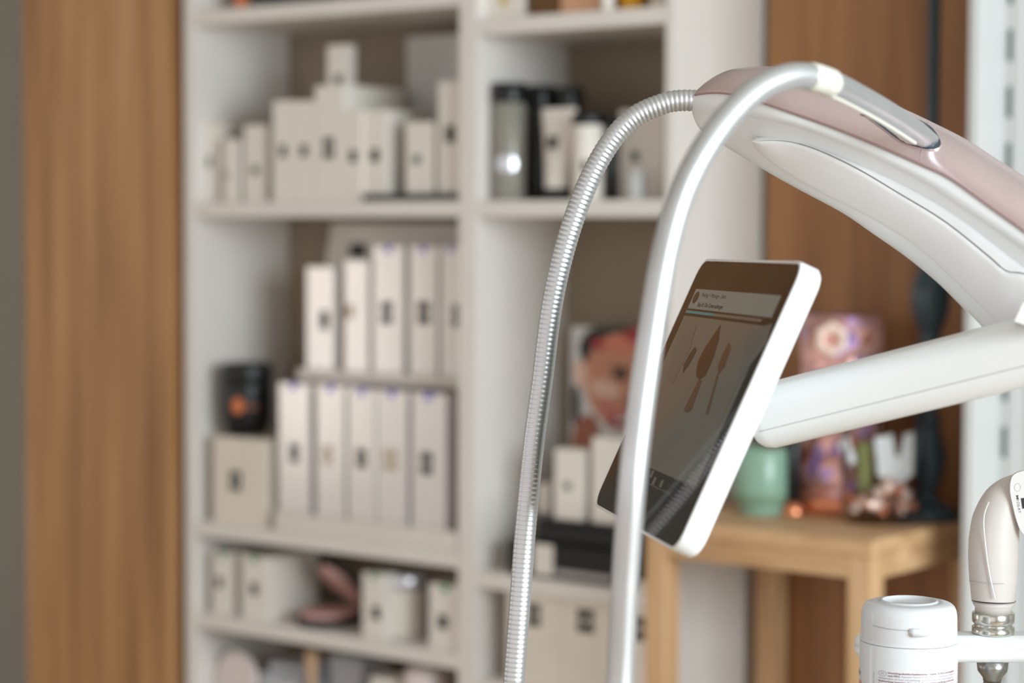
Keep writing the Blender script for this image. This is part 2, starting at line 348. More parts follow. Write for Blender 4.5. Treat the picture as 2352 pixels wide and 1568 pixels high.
m = MB(); m.lathe([(jr*.62, 0), (jr*.82, .006), (jr*.96, .03), (jr, .06), (jr, jh*.72), (jr*.98, jh*.74)], jc, 40); m.make('jar_body', 'black', j)
m = MB(); m.lathe([(jr*.99, jh*.745), (jr*1.01, jh*.76), (jr*1.01, jh*.97), (jr*.95, jh), (jr*.8, jh-.004)], jc, 40); m.make('lid', 'black', j)
m = MB()
def wrap(cx, cy, r, ang, z): return (cx+r*math.cos(ang), cy+r*math.sin(ang), z)
a0 = math.atan2(-CR.x*0-0+(-0.782), 0.3); 
af = math.atan2(-(jc[1]), -(jc[0]))                                 # azimuth from jar toward the room
def patch(mb, c, r, a1, a2, z1, z2, mi=0, n=10, ell=False):
    rows = []
    for k in range(n+1):
        a = a1+(a2-a1)*k/n
        if ell:
            s = math.sqrt(max(0.0, 1-(2*k/n-1)**2)); zc = (z1+z2)/2; hh = (z2-z1)/2*s+1e-5; rows.append([wrap(c[0], c[1], r, a, zc-hh), wrap(c[0], c[1], r, a, zc+hh)])
        else: rows.append([wrap(c[0], c[1], r, a, z1), wrap(c[0], c[1], r, a, z2)])
    mb.loft(rows, mi, True)
patch(m, jc, jr+.0006, af-.62, af-.12, zj+.045-zj+zj, zj+.075, 0, ell=True)
patch(m, jc, jr+.0006, af+.0, af+.42, zj+.053, zj+.062, 1)
m.make('emblem', ['orange', 'skind'], j)

# --- left bay, fourth shelf
z4 = ZL[3]+SB
carton(487, 532, 1270, z4, 2.99, .05, 'narrow white carton with green lid mark at far left of the low shelf', (504, 1337, 'single', 18, 24), group='white cartons on the low shelf', mark='inkgreen')
carton(555, 614, 1278, z4, 2.985, .14, 'deep white carton with green lid mark, left of the open powder compact', (584, 1352, 'single', 20, 26), group='white cartons on the low shelf', mark='inkgreen')
c3 = carton(832, 882, 1317, z4, 2.985, .04, 'white carton with green lid mark just right of the powder compact', (864, 1407, 'single', 20, 28), group='white cartons on the low shelf', mark='inkgreen')
carton(985, 1062, 1344, z4, 2.985, .06, 'white carton at the right end of the low shelf against the divider', (1017, 1428, 'single', 22, 30), group='white cartons on the low shelf', mark='inkgreen', xlim=XD0-0.004)
# white cylinder jar behind carton
cc = onZ(930, 1440, z4); cc = (onY(932, 1400, 3.05).x, 3.05, z4+0.0003)
t = thing('cream_jar', 'round white cream jar on the low shelf between two cartons', 'jar', cc)
m = MB(); m.lathe([(.036, 0), (.038, .003), (.038, .085), (.036, .088)], cc); m.make('jar_body', 'carton', t)
m = MB(); m.lathe([(.039, .088), (.040, .09), (.040, .112), (.037, .116)], cc); m.make('lid', 'silver', t)
# powder compact: oval base and tilted oval lid
pcx = onY(757, 1390, 3.05).x; pc = (pcx, 3.05, z4+0.0003)
t = thing('powder_compact', 'open oval powder compact with black rim and rose powder inside', 'compact', pc)
YAW = Matrix.Translation(Vector(pc)) @ Matrix.Rotation(math.radians(72), 4, 'Z') @ Matrix.Translation(-Vector(pc))
def oval(mb, c, rx, ry, h, ang, hinge, mi, n=40, rr=1.0):
    vs = [];
    R = Matrix.Rotation(ang, 4, 'Y')
    for z in (0, h):
        for k in range(n):
            a = 2*math.pi*k/n; p = Vector((c[0]+rx*rr*math.cos(a), c[1]+ry*rr*math.sin(a), c[2]+z)); p = R @ (p-hinge)+hinge; vs.append(YAW @ p)
    fs = [tuple(range(n))[::-1], tuple(range(n, 2*n))]+[(k, (k+1) % n, n+(k+1) % n, n+k) for k in range(n)]
    mb.add(vs, fs, mi)
hg = Vector((pc[0]+.064, pc[1], pc[2]+.02))
m = MB(); oval(m, pc, .065, .053, .015, 0, hg, 0); m.make('compact_base', 'darkcomp', t)
m = MB(); oval(m, (pc[0], pc[1], pc[2]+.0151), .062, .05, .010, 0, hg, 0, rr=.93); m.make('powder_pan', 'rose', t)
lidc = (pc[0], pc[1], pc[2]+.03)
m = MB(); oval(m, (lidc[0], lidc[1], lidc[2]+.010), .066, .052, .010, math.radians(42), hg, 0); m.make('compact_lid', 'darkcomp', t)
m = MB(); oval(m, (lidc[0], lidc[1], lidc[2]-.004), .064, .05, .014, math.radians(42), hg, 0, rr=.84); m.make('lid_cushion', 'rose', t)

# --- left bay, bottom shelf in view
z5 = ZL[4]+SB
pcx = Vector((XL+.026+.0585, 0, 0)); r = .056; zc = onY(527, 1490, 3.03).z-r
t = thing('round_mirror', 'round pale mirror on a foot at the left of the bottom shelf', 'mirror', (pcx.x, 3.03, z5))
m = MB(); m.lathe([(.04, 0), (.042, .004), (.02, .012), (.008, .03), (.007, zc-z5-r+.003)], (pcx.x, 3.03, z5+.0002), 32); m.make('foot', 'plate', t)
m = MB(); vs = []
for y in (3.022, 3.026, 3.034, 3.038):
    rr = r if y in (3.026, 3.034) else r-.004
    vs.append([(pcx.x+rr*math.cos(2*math.pi*k/40), y, zc+rr*math.sin(2*math.pi*k/40)) for k in range(40)])
m.loft(vs, 0, True, True); m.quad(vs[0]); m.quad(vs[-1]); m.make('disc', 'plate', t)
x0 = onY(596, 1550, 3.04).x; x1 = onY(694, 1550, 3.04).x; zz = onY(640, 1526, 3.04).z
m = MB(); m.cbox((x0, 3.04, z5), (x1, 3.16, zz-.02), .004); m.cbox((x0+.01, 3.05, zz-.02), (x1-.005, 3.15, zz), .009)
tag(m.make('folded_towel', 'cloth'), 'grey folded towel stack between the round mirror and wooden stick, bottom shelf', 'towel')
sx = onY(717, 1530, 3.03)
m = MB(); zt5 = onY(717, 1492, 3.03).z
m.lathe([(.006, 0), (.006, .15), (.009, zt5-z5-.06), (.0135, zt5-z5-.02), (.0125, zt5-z5-.006), (.007, zt5-z5)], (sx.x, 3.03, z5+.0003), 24)
tag(m.make('wooden_stick', 'stick'), 'upright light wooden stick in the middle of the bottom shelf', 'stick')
x0 = onY(760, 1550, 3.1).x; x1 = onY(838, 1550, 3.1).x
m = MB(); m.cbox((x0, 3.09, z5), (x1, 3.18, onY(800, 1506, 3.1).z), .01); tag(m.make('pouch', 'cloth'), 'dim grey pouch right of the wooden stick on bottom shelf', 'pouch')
dx = onY(968, 1560, 3.02)
zt6 = onY(968, 1530, 3.02).z; rr = .042
m = MB(); m.lathe([(rr*.8, 0), (rr, .01), (rr, zt6-z5-.03), (rr*.93, zt6-z5-.014), (rr*.7, zt6-z5-.004), (rr*.3, zt6-z5)], (dx.x, 3.03, z5+.0003), 36)
tag(m.make('domed_tin', 'plate'), 'beige dome-topped tin at the right end of bottom shelf', 'tin')
x0 = onY(850, 1560, 3.0).x; x1 = onY(905, 1560, 3.0).x
m = MB(); m.cbox((x0, 3.0, z5), (x1, 3.06, onY(870, 1556, 3.0).z), .002); tag(m.make('carton', 'carton'), 'low white carton beside the dome-topped tin on bottom shelf', 'box')

# --- top shelves (only their lower parts show)
z1 = ZL[0]+SB; zr1 = ZR[0]+SB
def bottle(x, y, z, r, h, body, cap, label, cat='bottle', name='bottle', group=None, caph=.03):
    t = thing(name, label, cat, (x, y, z), group)
    m = MB(); m.lathe([(r*.9, 0), (r, .003), (r, h*.86), (r*.75, h*.95), (r*.45, h)], (x, y, z+.0003), 36); m.make('bottle_body', body, t)
    m = MB(); m.lathe([(r*.55, h), (r*.57, h+.002), (r*.57, h+caph), (r*.5, h+caph+.003)], (x, y, z+.0003), 28); m.make('cap', cap, t)
    return t
x = onY(548, 0, 3.02).x; bottle(x, 3.03, z1, .014, .13, 'orange', 'black', 'slim orange bottle at the left of the topmost shelf')
x0 = onY(580, 0, 3.02).x; x1 = onY(690, 0, 3.02).x
m = MB(); m.cbox((x0, 3.02, z1), (x1, 3.12, z1+.09), .004); tag(m.make('storage_case', 'black'), 'dark case on the topmost shelf beside a slim orange bottle', 'case')
def tb(u0, u1, label, material, cat='box', name='carton', Yf=3.0, d=.06, h=.16, lg=None):
    x0 = onY(u0, 20, Yf).x; x1 = onY(u1, 20, Yf).x
    m = MB(); m.cbox((x0, Yf, zr1), (x1, Yf+d, zr1+h), .002)
    if lg: c = onY(lg[0], lg[1], Yf); m.box((c.x-.008, Yf-.0006, c.z-.004), (c.x+.008, Yf, c.z+.02), 1)
    tag(m.make(name, [material, 'goldink']), label, cat)
tb(1116, 1204, 'white carton with gold emblem at left of the right bay top shelf', 'carton', lg=(1157, 8))
tb(1214, 1280, 'dark amber box with gold base beside the white gold-emblem carton', 'amber')
tb(1286, 1384, 'rose-gold patterned box on the right bay top shelf', 'rosepat')
x = onY(1400, 20, 3.0).x; bottle(x, 2.995, zr1, .0115, .15, 'carton', 'carton', 'slim white bottle between rose-gold box and gold bottle, top shelf')
x = onY(1452, 20, 3.03).x; bottle(x, 3.03, zr1, .0225, .14, 'gold', 'gold', 'golden yellow bottle on the right bay top shelf')
tb(1492, 1526, 'narrow white carton at the right end of the top shelf', 'cartonw', Yf=3.02)

# --- right bay, second shelf: black-capped bottles and tubes
zr2 = ZR[1]+SB
def capped(u, rpx, vtop, vcap, Yc, body, label, patchmat=None, group=None, lid='black'):
    c = onY(u, 450, Yc); r = rpx*0.00072; zt_ = onY(u, vtop, Yc-r*.5).z; zc_ = onY(u, vcap, Yc-r*.5).z; h = zt_-zr2; hc = zc_-zr2
    L = (c.x, Yc, zr2+.0003)
    t = thing('bottle', label, 'bottle', L, group)
    m = MB(); m.lathe([(r*.96, 0), (r, .003), (r, hc-.004), (r*.94, hc-.001)], L, 36); m.make('bottle_body', body, t)
    m = MB(); m.lathe([(r*1.0, hc-.001), (r*1.02, hc+.002), (r*1.02, h-.003), (r*.97, h)], L, 36); m.make('cap', lid, t)
    if patchmat:
        m = MB(); patch(m, L, r+.0007, af-.75, af+.65, zr2+.05, zr2+.078, 0, ell=True); m.make('label_patch', patchmat, t)
    return t
af = math.radians(-60)
capped(1169, 42, 190, 234, 3.03, 'greyclear', 'grey bottle with tall black cap and silver oval, left end of right bay shelf', 'silver')
capped(1241, 34, 196, 248, 3.10, 'darkbottle', 'black-capped dark bottle directly behind the white tapered tube', group=None)
capped(1305, 34, 200, 250, 3.10, 'darkbottle', 'black-capped dark bottle behind the short jar, right of the tapered tube')
# tube standing on its cap, flat crimp up
tx0 = onY(1218, 250, 3.01); tc = onY(1267, 430, 3.01); hT = onY(1267, 247, 3.01).z-zr2
t = thing('cosmetic_tube', 'white tapered tube standing on its black cap, dark mark on front', 'tube', (tc.x, 3.03, zr2))
rows = []; n = 36
for k in range(12):
    f = k/11; z = .021+(hT-.021)*f; rx = .0235+.014*f; ry = .0235*(1-f)+.0015
    rows.append([(tc.x+rx*math.cos(2*math.pi*i/n), 3.03+ry*math.sin(2*math.pi*i/n), zr2+z) for i in range(n)])
m = MB(); m.loft(rows, 0, True, True); m.quad(rows[0]); m.quad(rows[-1]); m.make('tube_body', 'carton', t)
m = MB(); m.lathe([(.0225, 0), (.023, .002), (.023, .02), (.022, .0215)], (tc.x, 3.03, zr2+.0003)); m.make('cap', 'black', t)
c = onY(1258, 327, 3.0); m = MB(); m.box((c.x-.006, 3.007, c.z-.011), (c.x+.006, 3.0185, c.z+.011)); m.make('front_mark', 'logo', t)
t = capped(1350, 37, 260, 285, 3.015, 'carton', 'white jar-shaped bottle with thin dark lid on the right bay shelf', None, None)
m = MB(); L = t.location; patch(m, (L.x, L.y, L.z), 37*.00072+.0006, af-.3, af+.15, zr2+.045, zr2+.068, 0, ell=True); m.make('front_mark', 'logo', t)
capped(1404, 24, 266, 292, 3.07, 'darkbottle', 'slim dark bottle between the white lidded jar and the blush carton')
carton(1421, 1524, 251, zr2, 3.07, .09, 'wide blush white carton at the right end of right bay shelf', (1459, 359, 'single', 16, 18), 'carton', ink='slot')
c = onY(1463, 455, 3.01); hh = onY(1463, 391, 3.01).z-zr2
m = MB(); m.lathe([(.0145, 0), (.015, .002), (.015, hh-.012), (.0135, hh-.008), (.0135, hh-.001), (.0125, hh)], (c.x, 3.01, zr2+.0003), 32)
tag(m.make('cream_pot', 'unit'), 'small white cylinder pot in front of the wide blush carton', 'pot')

# --- right bay, third shelf: poster, cartons on trays
zr3 = ZR[2]+SB
x0 = onY(1165, 1290, 2.985).x; x1 = onY(1425, 1290, 2.985).x
zbA = onY(1290, 1252, 2.985).z
t = thing('black_case', 'flat black box with pale writing strip and white tag on lower right bay shelf', 'box', ((x0+x1)/2, 3.0, zr3))
m = MB(); m.cbox((x0, 2.985, zr3), (x1+.03, 3.15, zbA), .003); m.make('case_body', 'black', t)
m = MB(); a = onY(1275, 1262, 2.984); b = onY(1405, 1277, 2.984); m.box((a.x, 2.9842, zr3+.008), (b.x, 2.985, zr3+.018)); m.make('writing_strip', 'devgrey', t)
m = MB(); a = onY(1226, 1250, 2.984).x; b = onY(1270, 1250, 2.984).x; m.box((a, 2.9838, zr3+.006), (b, 2.985, zbA-.002)); m.make('white_tag', 'carton', t)
zbB = onY(1300, 1196, 3.0).z
x2 = onY(1232, 1220, 3.0).x
m = MB(); m.cbox((x2, 3.0, zbA+.0005), (x1+.03, 3.14, zbB-.008), .003); m.cbox((x2+.004, 3.0, zbB-.008), (x1+.03, 3.14, zbB), .002)
tag(m.make('display_tray', 'black'), 'black tray lying on the flat black box, under two white cartons', 'tray')
carton(1234, 1262, 1112, zbB+.0004, 3.06, .05, 'small pale carton half hidden at the left end of the upper black tray', None)
carton(1274, 1338, 1032, zbB+.0004, 3.01, .035, 'white carton with round dark mark in front of the face poster', (1303, 1116, 'single', 14, 14), ink='slot')
carton(1360, 1432, 1006, zbB+.0004, 3.01, .04, 'taller white carton right of the round-marked one, before the poster', None)
# poster
YP = 3.17
def pp(u, v, e=0): q = onY(u, v, YP-e); return (q.x, YP-e, q.z)
a = pp(1312, 749); b = pp(1520, 1045)
t = thing('poster', 'printed poster of a smiling woman with red headband, leaning behind white cartons', 'poster', (a[0], YP, zr3))
m = MB(); m.box((a[0], YP, zr3), (XR-.03, YP+.004, a[2])); m.make('backing', 'photo_bg', t)
def blob(mb, cx, cy, rx, ry, e, mi, rot=0.0, n=28, clip=None):
    ps = []
    for k in range(n):
        a_ = 2*math.pi*k/n; x_, y_ = rx*math.cos(a_), ry*math.sin(a_); u_ = cx+x_*math.cos(rot)-y_*math.sin(rot); v_ = cy+x_*math.sin(rot)+y_*math.cos(rot)
        if clip: u_ = max(clip[0], u_); v_ = max(clip[1], v_)
        ps.append(pp(u_, v_, e))
    mb.quad(ps, mi)
m = MB(); CL = (1314, 752)
blob(m, 1408, 800, 78, 60, .0004, 3, 0, clip=CL)                     # hair
blob(m, 1322, 930, 12, 48, .0004, 3, 0, clip=CL)
blob(m, 1345, 1010, 32, 60, .0007, 2, .15, clip=CL)                  # neck
blob(m, 1430, 875, 88, 112, .0010, 0, -.12, clip=CL)                # face
blob(m, 1334, 858, 15, 32, .0012, 1, -.1, clip=CL)                   # ear
blob(m, 1440, 790, 74, 20, .0014, 5, -.02, clip=CL); blob(m, 1372, 790, 16, 14, .0016, 4, .6); blob(m, 1470, 768, 40, 16, .0016, 4, -.05, clip=CL)
blob(m, 1390, 893, 34, 20, .0014, 1, .25)                            # cheek light
blob(m, 1425, 862, 19, 12, .0016, 7, .05); blob(m, 1480, 862, 17, 11, .0016, 7, .0)
blob(m, 1424, 846, 24, 4, .0018, 3, .12)
blob(m, 1390, 928, 16, 9, .0018, 6, .3); blob(m, 1446, 925, 16, 9, .0018, 2, .0)
blob(m, 1415, 952, 34, 16, .0018, 6, .1)
blob(m, 1432, 968, 40, 16, .0020, 8, -.1); blob(m, 1436, 962, 26, 5, .0022, 9, -.1)
m.make('portrait_print', ['skin', 'skinl', 'skind', 'hair', 'red', 'coral', 'skinr', 'brown', 'lip', 'photo_bg'], t, recalc=False)

# --- right bay, fourth shelf: two wide white boxes
zr4 = ZR[3]+SB
carton(1164, 1288, 1318, zr4, 2.99, .12, 'wide cream carton with dark double mark on lower right shelf, left one', (1226, 1412, 'double', 30, 44), 'cartonw')
carton(1289, 1405, 1326, zr4, 2.99, .12, 'wide cream carton with dark double mark on lower right shelf, between the two hoses', (1345, 1426, 'double', 36, 46), 'cartonw')
carton(1406, 1512, 1334, zr4, 2.99, .12, 'wide cream carton on lower right shelf, mostly hidden behind hose and table leg', (1464, 1443, 'double', 30, 46), 'cartonw', xlim=XR-.022)

# ------------------------------------------------------------------ side table
TX0, TX1, TY0, TY1 = -2.007, -1.597, 2.85, 3.222; TZ = 0.898
tb_ = thing('side_table', 'small oak side table with square legs in front of the oak wall', 'table', (-1.8, 3.03, 0))
m = MB(); m.cbox((TX0, TY0, TZ-.026), (TX1, TY1, TZ), .0025); m.make('tabletop', 'table', tb_)
def bxp(name, a, b, material): m = MB(); m.cbox(a, b, .002); m.make(name, material, tb_)
LG = .040; g = .003
for (x, y) in ((TX0+g, TY0+g), (TX1-g-LG, TY0+g), (TX0+g, TY1-g-LG), (TX1-g-LG, TY1-g-LG)):
    bxp('leg', (x, y, 0), (x+LG, y+LG, TZ-.0262), 'tableleg')
za, zb_ = TZ-.060, TZ-.0262
bxp('apron', (TX0+g+LG, TY0+g, za), (TX1-g-LG, TY0+g+.02, zb_), 'table'); bxp('apron', (TX0+g+LG, TY1-g-.02, za), (TX1-g-LG, TY1-g, zb_), 'table')
bxp('apron', (TX0+g, TY0+g+LG, za), (TX0+g+.02, TY1-g-LG, zb_), 'table'); bxp('apron', (TX1-g-.02, TY0+g+LG, za), (TX1-g, TY1-g-LG, zb_), 'table')

# green pot
c = onZ(1748, 1178, TZ); r = .0455; L = (c.x, c.y, TZ+.0004)
hp = (1190-1036)*0.00068
t = thing('flower_pot', 'celadon green footed ceramic pot at the left of the side table', 'pot', L)
m = MB(); m.lathe([(r*.78, 0), (r*.8, .003), (r*.8, .021), (r*.98, .026), (r, .03), (r*1.0, hp-.002), (r*.97, hp), (r*.90, hp), (r*.88, hp-.012)], L, 48, cap=False); m.quad([(L[0]+r*.78*math.cos(2*math.pi*k/24), L[1]+r*.78*math.sin(2*math.pi*k/24), L[2]) for k in range(24)]); m.make('pot_body', 'pot', t)
m = MB(); m.lathe([(r*1.004, .022), (r*1.012, .028), (r*1.004, .033)], L, 48, cap=False); m.make('glaze_band', 'potband', t)
m = MB(); m.lathe([(r*.87, hp-.014), (r*.6, hp-.008), (r*.2, hp-.006)], L, 32); m.make('soil', 'soil', t)

# tall rose glass lantern with faceted panels
c = onZ(1932, 1172, TZ); L = (onY(1930, 1000, 3.11).x, 3.11, TZ+.0004); R_ = .067; Ht = onY(1930, 724, 3.10).z-TZ
t = thing('glass_lantern', 'tall faceted rose and purple mirrored glass lantern at back of side table', 'lantern', L)
m = MB(); random.seed(3); n = 16; rows = []; Z = [0.03+k_*(Ht-.05)/12 for k_ in range(13)]+[Ht-.012, Ht]
for i, z in enumerate(Z):
    rr = R_*(1.0 if 0 < i < len(Z)-1 else .93)
    rows.append([(L[0]+rr*(1+random.uniform(-.045, .045))*math.cos(2*math.pi*(k+.5*(i % 2))/n), L[1]+rr*(1+random.uniform(-.045, .045))*math.sin(2*math.pi*(k+.5*(i % 2))/n), L[2]+z) for k in range(n)])
for i in range(len(Z)-1):
    for k in range(n):
        a, b, c_, d = rows[i][k], rows[i][(k+1) % n], rows[i+1][(k+1) % n], rows[i+1][k]
        mi = random.choice([0, 0, 0, 0, 0, 1, 2]); m.quad([a, b, c_], mi); m.quad([a, c_, d], random.choice([0, 0, 0, 1, mi]))
m.make('faceted_glass', ['roseglass', 'purple', 'copper'], t, recalc=True)
m = MB(); m.lathe([(R_*.98, 0), (R_*1.03, .004), (R_*1.03, .022), (R_*.97, .03)], L, 48); m.make('copper_base', 'copper', t)
hc_ = P(1912, 778, 3.52)
fd = Vector((-L[0]*0+math.cos(math.radians(-62)), math.sin(math.radians(-62)), 0)); sd = Vector((-fd.y, fd.x, 0))
hcz = onY(1912, 778, 3.06).z; hx = onY(1912, 778, 3.055)
ctr = Vector((hx.x, hx.y, hcz)); m = MB(); rows = []
for (rr, dd) in ((.014, .004), (.014, .012), (.019, .016), (.027, .012), (.029, 0), (.020, -.002)):
    rows.append([ctr+fd*dd+(sd*math.cos(math.pi/6+k*math.pi/3)+Vector((0, 0, 1))*math.sin(math.pi/6+k*math.pi/3))*rr for k in range(6)])
rows.append(rows[0]); m.loft(rows, 0, False, True); m.make('hexagon_ornament', 'blush', t)
m = MB(); m.quad([ctr+fd*.003+(sd*math.cos(math.pi/6+k*math.pi/3)+Vector((0, 0, 1))*math.sin(math.pi/6+k*math.pi/3))*.0145 for k in range(6)]); m.make('hexagon_window', 'purple', t, recalc=False)

# dark slim bottle behind pot
bt = onY(1836, 1100, 3.14); 
t = thing('incense_bottle', 'slim black bottle on a copper foot between green pot and rose lantern', 'bottle', (bt.x, 3.06, TZ))
L2 = (onY(1822, 1100, 3.03).x, 3.03, TZ+.0004)
m = MB(); m.lathe([(.011, .02), (.014, .024), (.014, .115), (.010, .125), (.009, .150)], L2, 28); m.make('bottle_body', 'black', t)
m = MB(); m.lathe([(.019, 0), (.020, .003), (.016, .014), (.011, .02)], L2, 28); m.make('copper_foot', 'copper', t)

lx = onY(2124, 1100, 3.10)
# clear glass jar with rose pebbles and white paper
c = onZ(2028, 1196, TZ); L = (c.x, c.y, TZ+.0004); R2 = .0655; print('JAR', L, lx); H2 = .176
t = thing('glass_jar', 'clear glass jar in front of the lantern on the side table', 'jar', L)
m = MB(); m.lathe([(R2*.9, 0), (R2, .004), (R2, H2), (R2-.0015, H2+.001), (R2-.003, H2), (R2-.003, .006), (R2*.5, .005)], L, 56); m.make('glass_wall', 'clear', t)
random.seed(11)
for i in range(54):
    a = random.uniform(0, 2*math.pi); rr = (R2-.016)*math.sqrt(random.random()); z = .012+random.random()*(.022+.03*max(0, math.cos(a-math.radians(-20))))
    s = random.uniform(.007, .0115); bm = bmesh.new(); bmesh.ops.create_icosphere(bm, subdivisions=1, radius=s)
    for v in bm.verts: v.co = Vector((v.co.x*random.uniform(.8, 1.2), v.co.y*random.uniform(.8, 1.2), v.co.z*random.uniform(.7, 1)))+Vector((L[0]+rr*math.cos(a), L[1]+rr*math.sin(a), L[2]+z))
    m = MB(); m.frombm(bm); bm.free()
    tag(m.make('pebble', ('stone', 'blush', 'stone', 'copper', 'blush')[i % 5]), 'shiny rose-gold pebble lying in the clear glass jar', 'pebble', 'rose-gold pebbles in the glass jar')  # pale blush ones stand in for a bright highlight in the jar
# standing folded paper
def fold(pts, thick=.0012):
    m = MB(); f = [Vector(p) for p in pts]; d = CF*thick; n_ = len(f)
    m.add(f+[p+d for p in f], [tuple(range(n_)), tuple(range(2*n_-1, n_-1, -1))]+[(i, (i+1) % n_, n_+(i+1) % n_, n_+i) for i in range(n_)]); return m
base = Vector(L); ex = _R0; e_d = _F0
def q(u, v, dd=0): return P(u, v, 3.32+dd)
dj = (base-CO).dot(CF)
def jp(u, v, dd=0): return P(u, v, dj+dd)
m = fold([jp(2008, 1012), jp(2050, 1006), jp(2056, 1052), jp(2066, 1060), jp(2078, 1006), jp(2100, 1002), jp(2099, 1096), jp(2062, 1122), jp(2016, 1098)]); 
tag(m.make('folded_card', 'paper'), 'white folded card with notched top standing inside the clear glass jar', 'card')
m = fold([jp(1925, 1020, .01), jp(1944, 1012, .01), jp(1966, 1066, .01), jp(1950, 1078, .01)]); tag(m.make('paper_strip', 'paper'), 'slim white paper strip leaning at the left inside the glass jar', 'paper strip')
m = fold([jp(1968, 1030, .02), jp(2004, 1022, .02), jp(2004, 1130, .02), jp(1972, 1136, .02)], .006); tag(m.make('olive_card', 'moss'), 'olive tinted card upright in the middle of the glass jar', 'card')

# turned lamp stand
lx = onY(2124, 1100, 3.10); L = (lx.x-.002, 3.115, TZ+.0004)
def zz(v): return onY(2124, v, 3.10).z-TZ
k = 0.000695
t = thing('lamp_stand', 'tall turned petrol-blue wooden lamp stand behind the glass jar', 'lamp', L)
prof = [(.050, 0), (.052, .006), (.046, .013), (.040, .020), (19*k, zz(1140)), (30*k, zz(1105)), (41*k, zz(1060)), (38*k, zz(1030)), (26*k, zz(995)), (22*k, zz(985)), (27*k, zz(972)), (24*k, zz(960)), (19*k, zz(945)), (18*k, zz(900)), (21*k, zz(860)), (27*k, zz(840)), (19*k, zz(820)), (21*k, zz(800)), (26*k, zz(788)), (23*k, zz(775)), (24*k, zz(765)), (38*k, zz(730)), (44*k, zz(690)), (41*k, zz(655)), (28*k, zz(620)), (18*k, zz(600)), (22*k, zz(590)), (16*k, zz(575))]
rr = spline([(a, b, 0) for a, b in prof], 150)
m = MB(); m.lathe([(p.x, p.y) for p in rr], L, 44); m.make('turned_base', 'lamp', t)
m = MB(); m.lathe([(15*k, zz(574)), (14*k, zz(300)), (14*k, zz(-60)), (12*k, zz(-62))], L, 28); m.make('rod', 'lamp', t)

# ------------------------------------------------------------------ white slotted unit at right
UY = 2.99; ux = onY(2214, 784, UY).x; ux2 = onY(2236, 784, UY).x
t = thing('display_unit', 'white shop display unit with slotted uprights at the right edge', 'display unit', (ux, UY, 0))
m = MB(); m.cbox((ux, UY, 0), (ux2, UY+.22, 2.4), .002); m.make('side_panel', 'unit', t)
m = MB(); m.cbox((ux2, UY+.10, 0), (ux2+.7, UY+.12, 2.4), .001); m.make('back_panel', 'unit', t)
ysl = UY+.10
def bk(u, v): return onY(u, v, ysl)
xs = bk(2327, 200).x
m = MB(); m.cbox((xs-.018, ysl-.012, 0.1), (xs+.018, ysl+.0005, 2.35), .001); m.make('slotted_upright', 'unit', t)
for j in range(-2, 16):
    zc = bk(2327, 105+130*j).z; hh = .0235
    if zc < .15 or zc > 2.3: continue
    m = MB(); m.box((xs-.0035, ysl-.0128, zc-hh), (xs+.0035, ysl-.0118, zc+hh)); m.make('slot', 'slot', t)

# ------------------------------------------------------------------ treatment machine
mc = thing('treatment_machine', 'white and rose beauty treatment machine with curved head, two steel hoses and screen arm', 'machine', (P(2790, 1000, 1.86).x, P(2790, 1000, 1.86).y, 0))
NS = 120
cA = [(1588, 218), (1625, 186), (1663, 165), (1700, 156), (1768, 152), (1860, 165), (1960, 198), (2072, 248), (2134, 277), (2221, 321), (2297, 370), (2352, 404), (2440, 465), (2560, 560), (2700, 700), (2820, 840)]
cB = [(1586, 225), (1601, 217), (1645, 213), (1692, 219), (1768, 241), (1898, 286), (2007, 330), (2116, 377), (2185, 410), (2286, 482), (2352, 529), (2440, 598), (2560, 705), (2680, 830), (2790, 970)]
cC = [(1587, 238), (1609, 252), (1656, 255), (1725, 268), (1826, 290), (1898, 316), (2007, 361), (2116, 415), (2224, 486), (2352, 572), (2440, 640), (2560, 750), (2670, 870), (2770, 1010)]
cG = [(1590, 260), (1598, 282), (1611, 300), (1645, 324), (1703, 359), (1775, 402), (1840, 438), (1935, 489), (2007, 538), (2080, 589), (2152, 648), (2207, 702), (2257, 752), (2330, 840), (2420, 960), (2520, 1090), (2620, 1230)]
def S(c): return spline([(a, b, 0) for a, b in c], NS)
sA, sB, sC, sG = S(cA), S(cB), S(cC), S(cG)
def zc(t): return 1.93-.28*t
def wd(t): return min(1.0, .12+math.sin(min(1, t/.165)*math.pi/2)*.88)
def hp_(s, i, off): t = i/(NS-1); return P(s[i].x, s[i].y, zc(t)+off*wd(t))
rows = []
for i in range(NS):
    a, b = sA[i], sB[i]; r_ = []
    r_.append(P(a.x, a.y, zc(i/(NS-1))+.045*wd(i/(NS-1))))
    for f, off in ((0.0, .010), (.12, -.006), (.3, -.022), (.5, -.034), (.7, -.042), (.88, -.046), (1.0, -.047)):
        pt = a.lerp(b, f); r_.append(P(pt.x, pt.y, zc(i/(NS-1))+off*wd(i/(NS-1))))
    rows.append(r_)
m = MB(); m.loft(rows, 0, True); m.quad([p for p in rows[0]][::-1]); m.make('head_cover', 'pink', mc)
